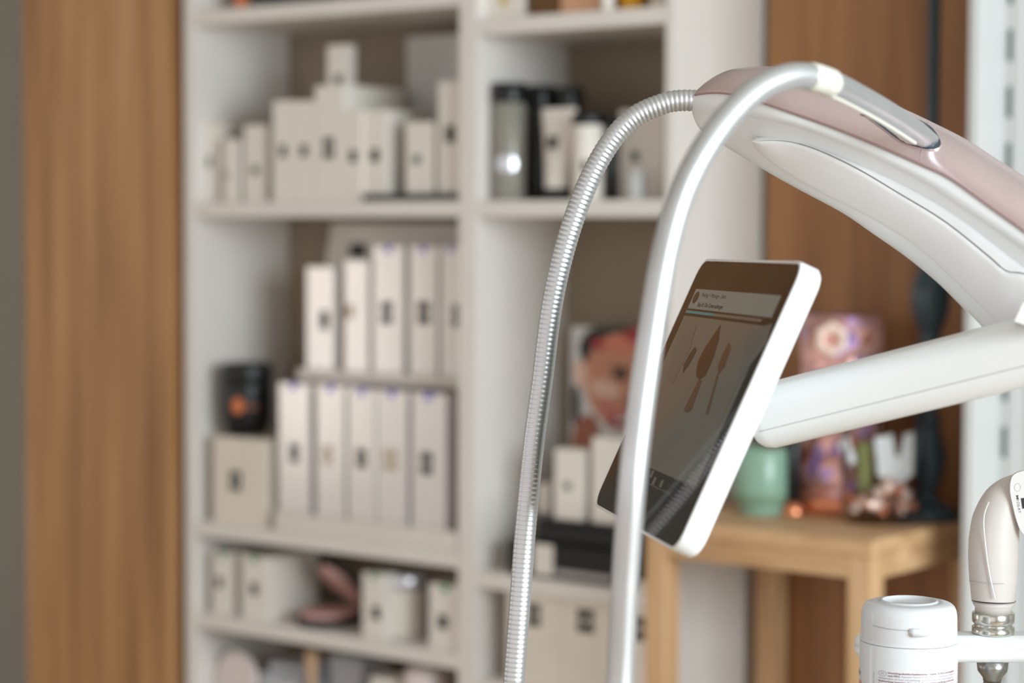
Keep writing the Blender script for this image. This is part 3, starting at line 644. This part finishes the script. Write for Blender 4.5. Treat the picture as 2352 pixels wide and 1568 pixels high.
# seam trim line
m = MB(); tube(m, [hp_(sB, i, -.048) for i in range(1, NS)], .0009, 8); m.make('seam_trim', 'pinkline', mc)
rows = []
for i in range(NS):
    b, c, gq = sB[i], sC[i], sG[i]; r_ = []; t = i/(NS-1)
    def add(pt, off): r_.append(P(pt.x, pt.y, zc(t)+off*wd(t)))
    add(b, -.0455); add(b.lerp(c, .5), -.048); add(b.lerp(c, .93), -.0465); add(c, -.044)
    for f, off in ((.04, -.0425), (.12, -.039), (.3, -.031), (.55, -.020), (.8, -.010), (.95, -.003), (1.0, .004)): add(c.lerp(gq, f), off)
    add(gq.lerp(c, .06), .030); add(sA[i].lerp(gq, .35), .074); add(sA[i].lerp(gq, .1), .062); add(sA[i], .045)
    rows.append(r_)
m = MB(); m.loft(rows, 0, True); m.quad(rows[0][::-1]); m.quad(rows[-1]); m.make('head_body', 'device', mc)
# light panel set in the underside
cD = [(1726, 322), (1732, 317), (1748, 314.5), (1775, 315), (1826, 323), (1880, 341), (1971, 377), (2080, 428), (2188, 489), (2279, 558), (2352, 614), (2420, 668)]
cD2 = [(1727, 325), (1736, 325), (1754, 323), (1780, 322), (1826, 327), (1885, 346), (1971, 387), (2062, 441), (2170, 507), (2270, 586), (2312, 621), (2352, 627), (2420, 660)]
cE = [(1727, 326), (1734, 340), (1761, 366), (1826, 411), (1898, 451), (1971, 487), (2043, 527), (2116, 577), (2188, 643), (2214, 669), (2288, 742), (2360, 830)]
sD, sD2, sE = [spline([(a, b, 0) for a, b in c], 60) for c in (cD, cD2, cE)]
def surf(u, v):                                                    # depth of the underside under a photo point
    best = None
    for i in range(NS-1):
        c, g_ = sC[i], sG[i]; ax = g_-c; rel = Vector((u, v, 0))-c; f = rel.dot(ax)/ax.dot(ax)
        d = (c+ax*f-Vector((u, v, 0))).length
        if best is None or d < best[0]: best = (d, i/(NS-1), max(0, min(1, f)))
    _, t, f = best
    K = ((0, -.044), (.04, -.0425), (.12, -.039), (.3, -.031), (.55, -.020), (.8, -.010), (.95, -.003), (1.0, .004))
    for (f0, o0), (f1, o1) in zip(K, K[1:]):
        if f <= f1: off = o0+(o1-o0)*(f-f0)/(f1-f0); break
    return zc(t)+off*wd(t)
def smooth(a, k=7):
    n = len(a); return [sum(a[max(0, min(n-1, i+j))] for j in range(-k, k+1))/(2*k+1) for i in range(n)]
zD, zD2, zE = [smooth([surf(p.x, p.y) for p in c]) for c in (sD, sD2, sE)]
def at_(pt, z, h): return P(pt.x, pt.y, z-h)
m = MB(); rows = []
for i in range(60):
    d, d2 = sD[i], sD2[i]; rows.append([at_(d, zD[i], -.002), at_(d, zD[i], .0008), at_(d.lerp(d2, .5), (zD[i]+zD2[i])/2, .0045), at_(d2, zD2[i], .0075)])
m.loft(rows, 0, True); m.make('panel_bevel', 'device', mc)
m = MB(); rows = []
for i in range(60):
    d2, e_ = sD2[i], sE[i]; rows.append([at_(d2, zD2[i], .003)]+[at_(d2.lerp(e_, f), zD2[i]*(1-f)+zE[i]*f, .0070*(1-f)+.001+.004*math.sin(math.pi*f)) for f in (.03, .15, .35, .55, .75, .9, .98)]+[at_(e_, zE[i], -.004)])
m.loft(rows, 0, True); m.make('light_panel', 'diffuser', mc)
m = MB(); tube(m, [at_(p, z, .0078) for p, z in list(zip(sD2, zD2))[8:50]], .00035, 6); m.make('panel_groove', 'devgrey', mc)
# small seam across the cover, right of the socket
def cover(u, v):
    best = None
    for i in range(NS-1):
        c, g_ = sA[i], sB[i]; ax = g_-c; rel = Vector((u, v, 0))-c; f = rel.dot(ax)/ax.dot(ax); d = (c+ax*f-Vector((u, v, 0))).length
        if best is None or d < best[0]: best = (d, i/(NS-1), max(0, min(1, f)))
    _, t, f = best; K = ((0, .010), (.12, -.006), (.3, -.022), (.5, -.034), (.7, -.042), (.88, -.046), (1.0, -.047))
    off = -.047
    for (f0, o0), (f1, o1) in zip(K, K[1:]):
        if f <= f1: off = o0+(o1-o0)*(f-f0)/(f1-f0); break
    return zc(t)+off*wd(t)
def cl(u, v, h): return P(u, v, cover(u, v)-h)
m = MB(); tube(m, [cl(a, b, .0002) for a, b in ((2131, 281), (2126, 292), (2122, 300))], .0005, 6); tube(m, [cl(a, b, .0002) for a, b in ((2118, 344), (2114, 358), (2112, 370))], .0005, 6); m.make('cover_seam', 'pinkline', mc)
# socket where the front hose enters
sock = [(1976, 262), (1990, 268), (2020, 290), (2050, 313), (2078, 331), (2110, 340), (2140, 345), (2162, 338), (2163, 322), (2150, 300), (2132, 284), (2100, 268), (2060, 258), (2010, 254)]
sp = spline([(a, b, 0) for a, b in sock+[sock[0]]], 60)
m = MB(); cen = Vector((2080, 300, 0)); rim = [cl(p.x, p.y, .0012) for p in sp[:-1]]
rows = [[cl(p.x, p.y, -.0005) for p in sp[:-1]], rim, [cl(*(p.lerp(cen, .04))[:2], .0014) for p in sp[:-1]]]; m.loft(rows, 0, True, True); 
m.make('socket_rim', 'pink', mc)
m = MB(); m.quad([cl(*(p.lerp(cen, .04))[:2], .0013) for p in sp[:-1]]); m.make('socket_shade', 'lamp', mc, recalc=False)  # flat dark patch: shade of the hose hole and under the hose as colour

def hose(name, ctrl, rad, pitch, depth, a=0.0, b=1.0, n_per=5, taper=None, mname='hose'):
    path3 = [P(u, v, d) for u, v, d in ctrl]; L = sum((q-p).length for p, q in zip(path3, path3[1:]))
    N = int(L/pitch)*n_per+1; pts = spline([tuple(p) for p in path3], N); i0, i1 = int(a*N), int(b*N); pts = pts[i0:i1]
    def r(i):
        k = (i % n_per); dp_ = depth(i/len(pts)) if callable(depth) else depth; rr_ = rad*(1-(dp_ if k == 0 else dp_*.35 if k in (1, n_per-1) else 0)); 
        return rr_*(taper(i/len(pts)) if taper else 1)
    m = MB(); tube(m, pts, r, 30); return m.make(name, mname, mc), pts
RH = .0094
hose('rear_hose', [(u, v, 1.93) for u, v in ((1165, 1760), (1180, 1568), (1194, 1385), (1208, 1200), (1227, 1010), (1246, 870), (1268, 700), (1300, 560), (1346, 430), (1398, 332), (1455, 270), (1520, 239), (1560, 231), (1600, 231))], RH, .0041, lambda f: .028+.05*max(0, (f-.62)/.38))
fc = [(1415, 1800, 1.40), (1424, 1568, 1.40), (1436, 1330, 1.39), (1453, 1100, 1.38), (1475, 910, 1.385), (1506, 700, 1.39), (1532, 560, 1.395), (1568, 440, 1.40), (1620, 340, 1.41), (1680, 260, 1.425), (1740, 206, 1.44), (1800, 178, 1.455), (1850, 174, 1.47), (1905, 190, 1.49), (1970, 222, 1.535), (2040, 262, 1.585), (2095, 298, 1.635), (2150, 332, 1.69)]
fc = [(u, v, d*1.07) for u, v, d in fc]
_, hp2 = hose('front_hose', fc, RH, .0040, .022, 0, 1, taper=lambda f: 1.0 if f < .93 else 1-(f-.93)*5.0)
# coupler sleeve on the crest of the front hose
i0 = min(range(len(hp2)), key=lambda i: (hp2[i]-P(1866, 176, 1.574)).length); i1 = min(range(len(hp2)), key=lambda i: (hp2[i]-P(1912, 193, 1.597)).length)
m = MB(); seg = hp2[i0:i1]; tube(m, seg, lambda i: RH*(1.10 if 1 < i < len(seg)-2 else 1.03), 30); m.make('hose_coupler', 'coupler', mc)
m = MB(); tube(m, [hp2[k_]-CU*.0092-CF*.002 for k_ in range(i1-2, int(len(hp2)*.93), 3)], .0017, 10); m.make('hose_bar', 'coupler', mc)

# monitor: rectangle solved from its four corners
MC = [Vector((.16572287, -.07242926, 1.9311933)), Vector((.21572219, -.05953346, 1.63573814)), Vector((.11956759, .15446906, 1.6288067)), Vector((.06956826, .14157326, 1.92426186))]
def cw(v): return CO + CR*v.x - CU*v.y + CF*v.z
MQ = [cw(v) for v in MC]; e1 = (MQ[1]-MQ[0]); MWd = e1.length; e1.normalize(); e2 = (MQ[3]-MQ[0]); MHt = e2.length; e2.normalize(); en = e1.cross(e2).normalized()
if en.dot(CF) < 0: en = -en                                        # away from the viewer = into the housing
MO = MQ[0]
def mp(s, t_, d=0): return MO+e1*s+e2*t_+en*d
def rrect(s0, t0, s1, t1, r, d, n=9):
    out = []
    for (cx, cy, a0_) in ((s1-r, t0+r, -90), (s1-r, t1-r, 0), (s0+r, t1-r, 90), (s0+r, t0+r, 180)):
        for k_ in range(n+1): a_ = math.radians(a0_+90*k_/n); out.append(mp(cx+r*math.cos(a_), cy+r*math.sin(a_), d))
    return out
TH = .0205; RC = .017
mon = bpy.data.objects.new('monitor', None)
m = MB(); rows = []
for d, ins in ((0.0008, .0022), (0, .0012), (.0006, .0002), (.002, 0), (TH*.78, 0), (TH*.93, .0025), (TH, .008)):
    rows.append(rrect(ins, ins, MWd-ins, MHt-ins, RC-ins*.6, d))
m.loft(rows, 0, True, True); m.quad(rows[0]); m.quad(rows[-1]); mon = m.make('monitor', 'device', mc)
m = MB(); m.quad(rrect(.0026, .0026, MWd-.0026, MHt-.0026, RC-.0022, .0004)); scr = m.make('screen_glass', 'glassblack', mon, recalc=False)
def onM(u, v):
    r_ = ray(u, v); k_ = (MO-CO).dot(en)/r_.dot(en); w = CO+r_*k_-MO; return w.dot(e1), w.dot(e2)
def spoly(m_, pts, d, mi=0): m_.quad([mp(*onM(u, v), d) for u, v in pts], mi)
s0, t0 = onM(1592, 662); s1, t1 = onM(1798, 681)
# display area in monitor coordinates
dl, dr = .024, MWd-.020
def sq(m_, a, b, c_, d_, dd, mi=0): m_.quad([mp(a, b, dd), mp(c_, b, dd), mp(c_, d_, dd), mp(a, d_, dd)], mi)
hd0 = onM(1690, 670)[1]; hd1 = onM(1690, 720)[1]; pb0 = onM(1680, 724)[1]; pb1 = onM(1680, 731)[1]; im0 = onM(1680, 738)[1]; im1 = onM(1530, 1090)[1]
m = MB(); sq(m, dl, hd0, dr, hd1, 0.0002); m.make('screen_header', 'scr_head', mon, recalc=False)
m = MB(); xb_ = onM(1638, 722)[0]; xb3 = onM(1750, 735)[0]; sq(m, dl, pb0, xb_, pb1, .0001, 0); sq(m, xb_, pb0, xb3, pb1, .0001, 1); m.make('progress_bar', ['scr_blue', 'scr_img'], mon, recalc=False)
m = MB(); sq(m, dl, im0, dr, im1, .0002, 0)
spoly(m, [(1775, 742), (1715, 760), (1700, 860), (1640, 1000), (1700, 870), (1760, 790)], .00005, 1)
spoly(m, [(1550, 790), (1600, 745), (1585, 800), (1545, 880), (1530, 870)], .00005, 1)
spoly(m, [(1655, 745), (1650, 782), (1638, 822), (1620, 862), (1606, 872), (1598, 862), (1603, 830), (1618, 800), (1634, 776)], -.00005, 2)
spoly(m, [(1604, 873), (1612, 873), (1588, 940), (1578, 948), (1570, 942)], -.00005, 3)
spoly(m, [(1674, 786), (1678, 800), (1664, 842), (1648, 862), (1650, 836), (1662, 808)], -.00005, 3)
spoly(m, [(1646, 862), (1650, 862), (1626, 952), (1620, 952)], -.00005, 3)
spoly(m, [(1596, 796), (1600, 804), (1582, 838), (1568, 856), (1570, 838), (1584, 812)], -.00005, 4)
m.make('screen_picture', ['scr_img', 'scr_dim', 'scr_brush', 'scr_brush2', 'scr_line'], mon, recalc=False)
m = MB(); ps = []
for k_ in range(24): a_ = 2*math.pi*k_/24; ps.append(mp(dl+.012+.008*math.cos(a_), (hd0+hd1)/2-.0012+.0055*math.sin(a_), .00008))
m.quad(ps); m.make('round_icon', 'scr_line', mon, recalc=False)
m = MB(); 
for (u, v) in ((1497, 1088), (1502, 1104), (1519, 1110)):
    a_, b_ = onM(u, v); sq(m, a_-.004, b_-.003, a_+.004, b_+.003, .0002)
a_, b_ = onM(1530, 1130); sq(m, .04, b_-.0004, MWd*.75, b_+.0002, .0002); m.make('touch_keys', 'scr_img', mon, recalc=False)

# text helpers: text curve -> flat verts -> mapped onto a surface
def text_mesh(txt, size, bold=0.0, align='LEFT'):
    cu = bpy.data.curves.new('t', 'FONT'); cu.body = txt; cu.size = size; cu.offset = bold; cu.align_x = align; cu.resolution_u = 2
    o = bpy.data.objects.new('t', cu); COL.objects.link(o); bpy.context.view_layer.update()
    me = o.evaluated_get(bpy.context.evaluated_depsgraph_get()).to_mesh(); vs = [v.co.copy() for v in me.vertices]; fs = [list(p.vertices) for p in me.polygons]
    bpy.data.objects.remove(o); bpy.data.curves.remove(cu); return vs, fs
def put_text(mb, txt, size, fn, mi=0, bold=0.0, xs=1.0, width=None):
    vs, fs = text_mesh(txt, size, bold)
    if not vs: return 0
    W_ = max(v.x for v in vs)
    if width: xs = width/W_
    mb.add([fn(v.x*xs, v.y) for v in vs], fs, mi); return W_*xs
m = MB(); a_, b_ = onM(1602, 681)
put_text(m, 'Peeling + Massage - Start', .0052, lambda x, y: mp(dl+.028+x, hd0+.0066-y, .00008), width=.078)
put_text(m, 'Step 01: Die Creme auftragen', .0052, lambda x, y: mp(dl+.028+x, hd1-.0026-y, .00008), bold=.00012, width=.082)
m.make('screen_text', 'scr_text', mon, recalc=False)
# faint engraved marks on the near edge
m = MB()
ed = [(1798, 785), (1764, 862)]
for k_ in range(11):
    f = k_/10; t_ = onM(1850-0, 600)[1]; tt = MHt*(.285+.115*k_/10)
    a_ = MO+e1*(MWd+.00015)+e2*tt+en*(TH*.40); b_ = en*.0032; c_ = e2*.0016
    m.quad([a_-b_*.5, a_+b_*.5, a_+b_*.5+c_, a_-b_*.5+c_])
m.make('edge_lettering', 'devgrey', mon, recalc=False)

# screen arm
def rr2(c, ux_, uy_, w, h, r, n=7):
    out = []
    for (sx, sy, a0_) in ((1, 1, 0), (-1, 1, 90), (-1, -1, 180), (1, -1, 270)):
        for k_ in range(n+1): a_ = math.radians(a0_+90*k_/n); out.append(c+ux_*(sx*(w/2-r)+r*math.cos(a_))+uy_*(sy*(h/2-r)+r*math.sin(a_)))
    return out
pa = P(1736, 962, 1.80); pb = P(2820, 690, 1.62); ax = (pb-pa).normalized()
up = (_U0*math.cos(math.radians(0))-CF*0); up = (up-ax*up.dot(ax)).normalized(); dp = ax.cross(up).normalized()
if dp.dot(CF) < 0: dp = -dp
tl = math.radians(-9); up2 = up*math.cos(tl)+dp*math.sin(tl); dp2 = dp*math.cos(tl)-up*math.sin(tl)
m = MB(); rows = []; Lx = (pb-pa).length
for s_, sc in ((0, .55), (.003, .78), (.008, .92), (.016, 1), (Lx, 1)):
    rows.append(rr2(pa+ax*s_, dp2, up2, .058*sc, .050*sc, .017*sc))
m.loft(rows, 0, True, True); m.quad(rows[0]); m.quad(rows[-1]); arm = m.make('screen_arm', 'device', mc)
m = MB(); off = -dp2*(.029)-up2*.0065
tube(m, [pa+ax*(s_)+off for s_ in (.012, Lx*.3, Lx*.6, Lx)], .00035, 6); m.make('arm_seam', 'devgrey', mc)
# hinge block where arm meets the head, column and foot out of frame
m = MB(); h0 = [(2350, 695), (2400, 690), (2470, 740), (2400, 760), (2330, 738)]
m.loft([[P(u, v, 1.70) for u, v in h0], [P(u, v, 1.64) for u, v in h0]], 0, False, True); m.quad([P(u, v, 1.70) for u, v in h0]); m.quad([P(u, v, 1.64) for u, v in h0]); m.make('hinge_block', 'beige', mc)
cb = P(2790, 1000, 1.86)
m = MB(); m.lathe([(.06, .06), (.062, .08), (.058, .9), (.055, P(2790, 1000, 1.86).z+.0), (.04, P(2790, 960, 1.86).z+.0)], (cb.x, cb.y, 0), 36); m.make('column', 'device', mc)
m = MB(); m.lathe([(.24, 0), (.25, .02), (.2, .05), (.06, .07)], (cb.x, cb.y, 0.0), 48); m.make('foot', 'device', mc)

# holder shelf, behind the tub and under the handpiece
hz = P(2270, 1484, 1.95).z
x_a = P(1974, 1474, 1.952); x_b = P(2790, 1508, 1.952); axh = Vector((x_b.x-x_a.x, x_b.y-x_a.y, 0)); Lh = axh.length; axh.normalize(); dph = Vector((-axh.y, axh.x, 0))
if dph.dot(CF) < 0: dph = -dph
m = MB(); rows = []; w = .042; hh_ = .0105
x_a.z = x_b.z = hz
def slabring(inset, z):
    out = []; r_ = w/2-inset
    for k_ in range(17): a_ = math.radians(90+180*k_/16); out.append(Vector((x_a.x, x_a.y, 0))+axh*(.0165)+axh*(r_*math.cos(a_))+dph*(r_*math.sin(a_))+Vector((0, 0, z)))
    out.append(Vector((x_b.x, x_b.y, z))-dph*r_); out.append(Vector((x_b.x, x_b.y, z))+dph*r_)
    return out
for ins, z in ((.010, hz-.0125), (.004, hz-.0105), (.0008, hz-.006), (0, hz-.0008), (.0012, hz-.0004), (.0012, hz+.0002), (0, hz+.0006), (.0008, hz+.006), (.004, hz+.0095), (.010, hz+.0112)): rows.append(slabring(ins, z))
m.loft(rows, 0, True, True); m.quad(rows[0]); m.quad(rows[-1]); m.make('holder_shelf', 'device', mc)
htop = hz+.0112
hc = P(2281, 1450, 1.952); ppx = 1.952/FPX
m = MB(); m.lathe([(37*ppx, hz-.0125), (34*ppx, hz-.022), (22*ppx, hz-.028), (21*ppx, hz-.031)], (hc.x, hc.y, 0), 40); m.make('cable_cone', 'steel', mc)
m = MB(); pr = []
for k_ in range(40): pr.append((21*ppx*(1 if k_ % 2 else .93), hz-.031-.002*k_))
m.lathe(pr, (hc.x, hc.y, 0), 36); m.make('cable_sleeve', 'steel', mc)

# handpiece standing in the holder
hpz = thing('handpiece', 'beige curved handpiece with chrome collar standing in the white holder', 'handpiece', (hc.x, hc.y, htop))
def V(v): return P(2281, v, 1.952).z
zs = htop+.0003
m = MB(); m.lathe([(48*ppx, zs), (48.5*ppx, zs+.001), (48.5*ppx, zs+.0055), (44*ppx, zs+.0062), (43*ppx, zs+.0085), (47*ppx, zs+.0095), (48.5*ppx, zs+.0115), (48.5*ppx, zs+.0175), (46*ppx, zs+.0188)], (hc.x, hc.y, 0), 48); m.make('chrome_collar', 'chrome', hpz)
zb = zs+.0188
m = MB(); m.lathe([(42*ppx, zb), (42*ppx, zb+.004), (46*ppx, V(1388)), (49*ppx, V(1379))], (hc.x, hc.y, 0), 48, cap=True); m.make('neck', 'beige', hpz)
ctrl = [(2281, 1378), (2282, 1340), (2282, 1290), (2283, 1240), (2289, 1190), (2305, 1150), (2335, 1125), (2375, 1115), (2430, 1112)]
Rr = [49, 54.5, 57, 57, 54, 46, 36, 32, 30]
dd = (Vector((hc.x, hc.y, 1.0))-CO).dot(CF)/1.0
d0 = (Vector((hc.x, hc.y, V(1378)))-CO).dot(CF)
pts = spline([tuple(P(u, v, d0)) for u, v in ctrl], 60); rs = spline([(i, r_, 0) for i, r_ in enumerate(Rr)], 60)
m = MB(); tube(m, pts, lambda i: max(20, Rr[min(8, int(i/59*8))]*(1-(i/59*8 % 1))+Rr[min(8, int(i/59*8)+1)]*(i/59*8 % 1))*ppx, 44); m.make('grip', 'beige', hpz)
m = MB(); m.lathe([(49.6*ppx, V(1380)), (49.9*ppx, V(1378))], (hc.x, hc.y, 0), 48, cap=False); m.make('grip_joint', 'devgrey', hpz)
def gs(u, v, ex_=0.0): return P(u, v, d0-math.sqrt(max(0, 57**2-(u-2282)**2))*ppx-ex_)
m = MB(); tube(m, [gs(2226+110*k_/24, 1333+7*math.sin(math.pi*k_/30), .0002) for k_ in range(25)], .0003, 6); m.make('ring_seam', 'devgrey', hpz)
sl = spline([(2271, 1152, 0), (2262, 1175, 0), (2259, 1200, 0), (2262, 1240, 0), (2268, 1290, 0), (2276, 1335, 0), (2285, 1375, 0)], 30)
m = MB(); tube(m, [gs(p.x, p.y, .0001) for p in sl], .0008, 8); m.make('side_ridge', 'beigel', hpz)
# control plate with lettering
cp = spline([(p[0], p[1], 0) for p in ((2319, 1108), (2325, 1090), (2345, 1080), (2375, 1078), (2405, 1090), (2425, 1130), (2428, 1190), (2410, 1225), (2385, 1240), (2362, 1236), (2345, 1222), (2333, 1192), (2325, 1160), (2319, 1130), (2319, 1108))], 60)[:-1]
dpl = d0-.022
m = MB(); ce = Vector((2372, 1160, 0)); rows = [[P(p.x, p.y, dpl+.012) for p in cp], [P(p.x, p.y, dpl+.002) for p in cp], [P(*p.lerp(ce, .03)[:2], dpl) for p in cp]]
m.loft(rows, 0, True, True); m.quad(rows[0]); m.quad(rows[-1]); m.make('control_plate', 'beigel', hpz)
dirx = Vector((6, 42, 0)).normalized(); diry = Vector((42, -6, 0)).normalized()
def ptx(x, y): 
    q_ = Vector((2333.5, 1137, 0))+dirx*x+diry*y; return P(q_.x, q_.y, dpl-.0003)
m = MB(); w_ = put_text(m, 'MI', 8, ptx, 0, bold=.12, width=12)
put_text(m, 'OS-RT', 8, lambda x, y: ptx(x+14.5, y), 1, width=27); m.make('lettering', ['logo', 'label_dark'], hpz, recalc=False)
m = MB(); sc_ = [(2345, 1144), (2420, 1134), (2423, 1158), (2348.5, 1168)]; m.quad([P(u, v, dpl-.0004) for u, v in sc_]); m.make('display_window', 'black', hpz, recalc=False)
m = MB(); ring = [Vector((2337.5, 1119, 0))+Vector((7*math.cos(a_*math.pi/12), 9*math.sin(a_*math.pi/12), 0)) for a_ in range(25)]; tube(m, [P(p.x, p.y, dpl-.0001) for p in ring], .0003, 6); m.make('power_button', 'beige', hpz)

# ------------------------------------------------------------------ wipes tub
TD = 1.87; kk = TD/FPX
tz = P(2087, 1379, TD).z; tc_ = Vector((P(2087, 1500, TD).x, P(2087, 1500, TD).y, 0))
def tv(v): return P(2087, v, TD-.038).z
zbot = tz-.150
tray_z = zbot-.0004
tub = thing('wipes_tub', 'round white wipes tub with printed label at the lower right', 'tub', (tc_.x, tc_.y, zbot))
rB = 111.5*kk; rT = 109*kk
zj1 = tv(1489)
m = MB(); m.lathe([(rB*.96, zbot), (rB, zbot+.004), (rB, zj1-.001), (rB*.985, zj1)], (tc_.x, tc_.y, 0), 72); m.make('tub_body', 'tub', tub)
hl = tz-zj1
pr = [(rB*.992, zj1+.0003), (rB*.998, zj1+.001), (rT*1.006, zj1+.04*hl), (rT*1.003, zj1+.35*hl), (rT, zj1+.58*hl), (rT*.985, zj1+.76*hl), (rT*.94, zj1+.89*hl), (rT*.86, zj1+.965*hl), (rT*.74, zj1+.995*hl), (rT*.62, tz)]
sp_ = spline([(a_, b_, 0) for a_, b_ in pr[2:]], 30)
m = MB(); m.lathe(pr[:2]+[(p.x, p.y) for p in sp_]+[(rT*.60, tz-.0002), (rT*.59, tz+.0010), (rT*.565, tz+.0014), (rT*.545, tz+.0008), (rT*.535, tz-.0012), (rT*.3, tz-.0016)], (tc_.x, tc_.y, 0), 72); lid = m.make('lid', 'tub', tub)
# snap catch on the lid
azc = math.atan2(-tc_.y, -tc_.x)
def cylp(r, x, z, a0_=None):                                      # x metres of arc to the right as seen by the viewer
    a_ = azc+x/rB; return Vector((tc_.x+r*math.cos(a_), tc_.y+r*math.sin(a_), z))
sgn = 1 if (cylp(rB, .01, 1)-cylp(rB, 0, 1)).dot(CR) > 0 else -1
def cyl(x, z, e=0.0003): return cylp(rB+e, sgn*x, z)
m = MB(); rows = []
zc1 = tv(1448)
for x_, h_, e_ in ((.000, .001, .0), (.001, .0035, .0012), (.004, .0045, .0018), (.014, .0040, .0018), (.018, .003, .0012), (.019, .001, 0)):
    rows.append([cyl(x_, zc1-h_, -.0002), cyl(x_, zc1-h_, e_), cyl(x_, zc1+h_*.6, e_), cyl(x_, zc1+h_*.6, -.0002)])
m.loft(rows, 0, True, True); m.quad(rows[0]); m.quad(rows[-1]); m.make('snap_catch', 'tub', tub)
m = MB(); tube(m, [cyl(-.0335+.0335*k_/8, tv(1443)-.0012*math.sin(math.pi*k_/16), -.0004) for k_ in range(9)], .00022, 6); m.make('lid_seam', 'devgrey', tub)
# printed label
para = [('b', 'Gebrauchsfertige alkoholfreie Desinfektionstücher, Tuchgröße: 20 x 20 cm, Anwendungsgebiete'),
        ('m', 'nach MPG: Vorgetränkte Tücher für die Wischdesinfektion und Reinigung von alkoholempf.'),
        ('n', 'Medizinprodukten, z.B. Kunst- und Lederbezüge von Behandlungsstühlen. Anwendungsgebiete n.'),
        ('b', 'Biozidverordnung: Vorgetränkte Tücher für die Wischdesinfektion und Reinigung alkoholempf.'),
        ('n', 'Flächen. Biozidprodukte vorsichtig verwenden. Vor Gebrauch stets Etikett lesen. Gebrauch: Tücher'),
        ('n', '(fest gelöst). Anwendung: Desinfektionstücher einzeln entnehmen. Bis zu vollständig feuchte'),
        ('n', 'Oberflächen vollständig abwischen und das Tuch nach Gebrauch entsorgen. Inhalt gut verschließen'),
        ('b', 'Hinweise: Nur auf Flächen anwenden, die gegen Wasser beständig sind, und trocknen lassen.'),
        ('n', 'Dose stets gut verschlossen halten und kühl lagern. Nach Anbruch innerhalb von drei Monaten'),
        ('n', 'aufbrauchen. Nicht zur Desinfektion von invasiven Medizinprodukten geeignet.')]
zl = tv(1549)
m = MB(); asin = lambda p: math.asin(max(-1, min(1, p/111.5)))*rB
xl0, xl1 = asin(-66), asin(101)
for i, (st_, tx) in enumerate(para):
    z_ = zl-.00245*i; ins = .0088 if i < 2 else 0; W_ = xl1-xl0-ins
    if st_ == 'm':
        put_text(m, 'nach MPG:', .0021, lambda x, y: cyl(xl0+ins+x, z_+y), 0, bold=.00004, width=.0105)
        put_text(m, tx[10:], .0021, lambda x, y: cyl(xl0+ins+.0115+x, z_+y), 1, width=W_-.0115)
    else: put_text(m, tx, .0021, lambda x, y: cyl(xl0+ins+x, z_+y), 0 if st_ == 'b' else 1, bold=.00004 if st_ == 'b' else 0, width=W_)
m.make('label_text', ['label_ink', 'label_ink2'], tub, recalc=False)
m = MB(); ov = [cyl(xl0+.004+.0038*math.cos(a_*math.pi/14), zl-.0004+.0021*math.sin(a_*math.pi/14), .0002) for a_ in range(29)]; tube(m, ov, .00013, 6)
put_text(m, 'DE', .0024, lambda x, y: cyl(xl0+.0024+x, zl-.0012+y), 0); m.make('country_oval', 'label_ink2', tub, recalc=False)
m = MB(); put_text(m, 'septix', .0085, lambda x, y: cyl(asin(-107.5)-.0215+x, zl-.0075+y), 0, width=.0212)
put_text(m, 'alkoholfrei', .0075, lambda x, y: cyl(asin(-97)-.0355+x, zl-.0165+y), 1, width=.0355); m.make('label_title', ['label_dark', 'label_red'], tub, recalc=False)
m = MB(); put_text(m, 'Inhalt 120 Tücher, Artikelnummer 00-208', .0017, lambda x, y: cyl(asin(-76)-y, zl-.030+x, .0003), 0); m.make('side_text', 'label_ink2', tub, recalc=False)
m = MB()
for i in range(14): put_text(m, 'Ready-to-use', .0021, lambda x, y: cyl(asin(108.5)+x, zl+.0035-.00245*i+y), 0)
m.make('label_text_side', 'label_ink2', tub, recalc=False)
# tray of the machine under the tub, below the frame
m = MB(); up_ = Vector((0, 0, 1)); v1 = Vector((cb.x, cb.y, 0))-tc_; 
m.lathe([(.042, tray_z-.014), (.045, tray_z-.010), (.045, tray_z-.002), (.042, tray_z)], (tc_.x, tc_.y, 0), 48)
d_ = v1.normalized(); n_ = Vector((-d_.y, d_.x, 0)); q0 = tc_+d_*.05; q1 = tc_+v1
vs = [q0+n_*.02, q0-n_*.02, q1-n_*.02, q1+n_*.02]; lo = [Vector((p.x, p.y, tray_z-.013)) for p in vs]; hi = [Vector((p.x, p.y, tray_z-.003)) for p in vs]
m.add(lo+hi, [(0, 1, 2, 3), (7, 6, 5, 4)]+[(i, (i+1) % 4, 4+(i+1) % 4, 4+i) for i in range(4)]); m.make('tub_tray', 'device', mc)
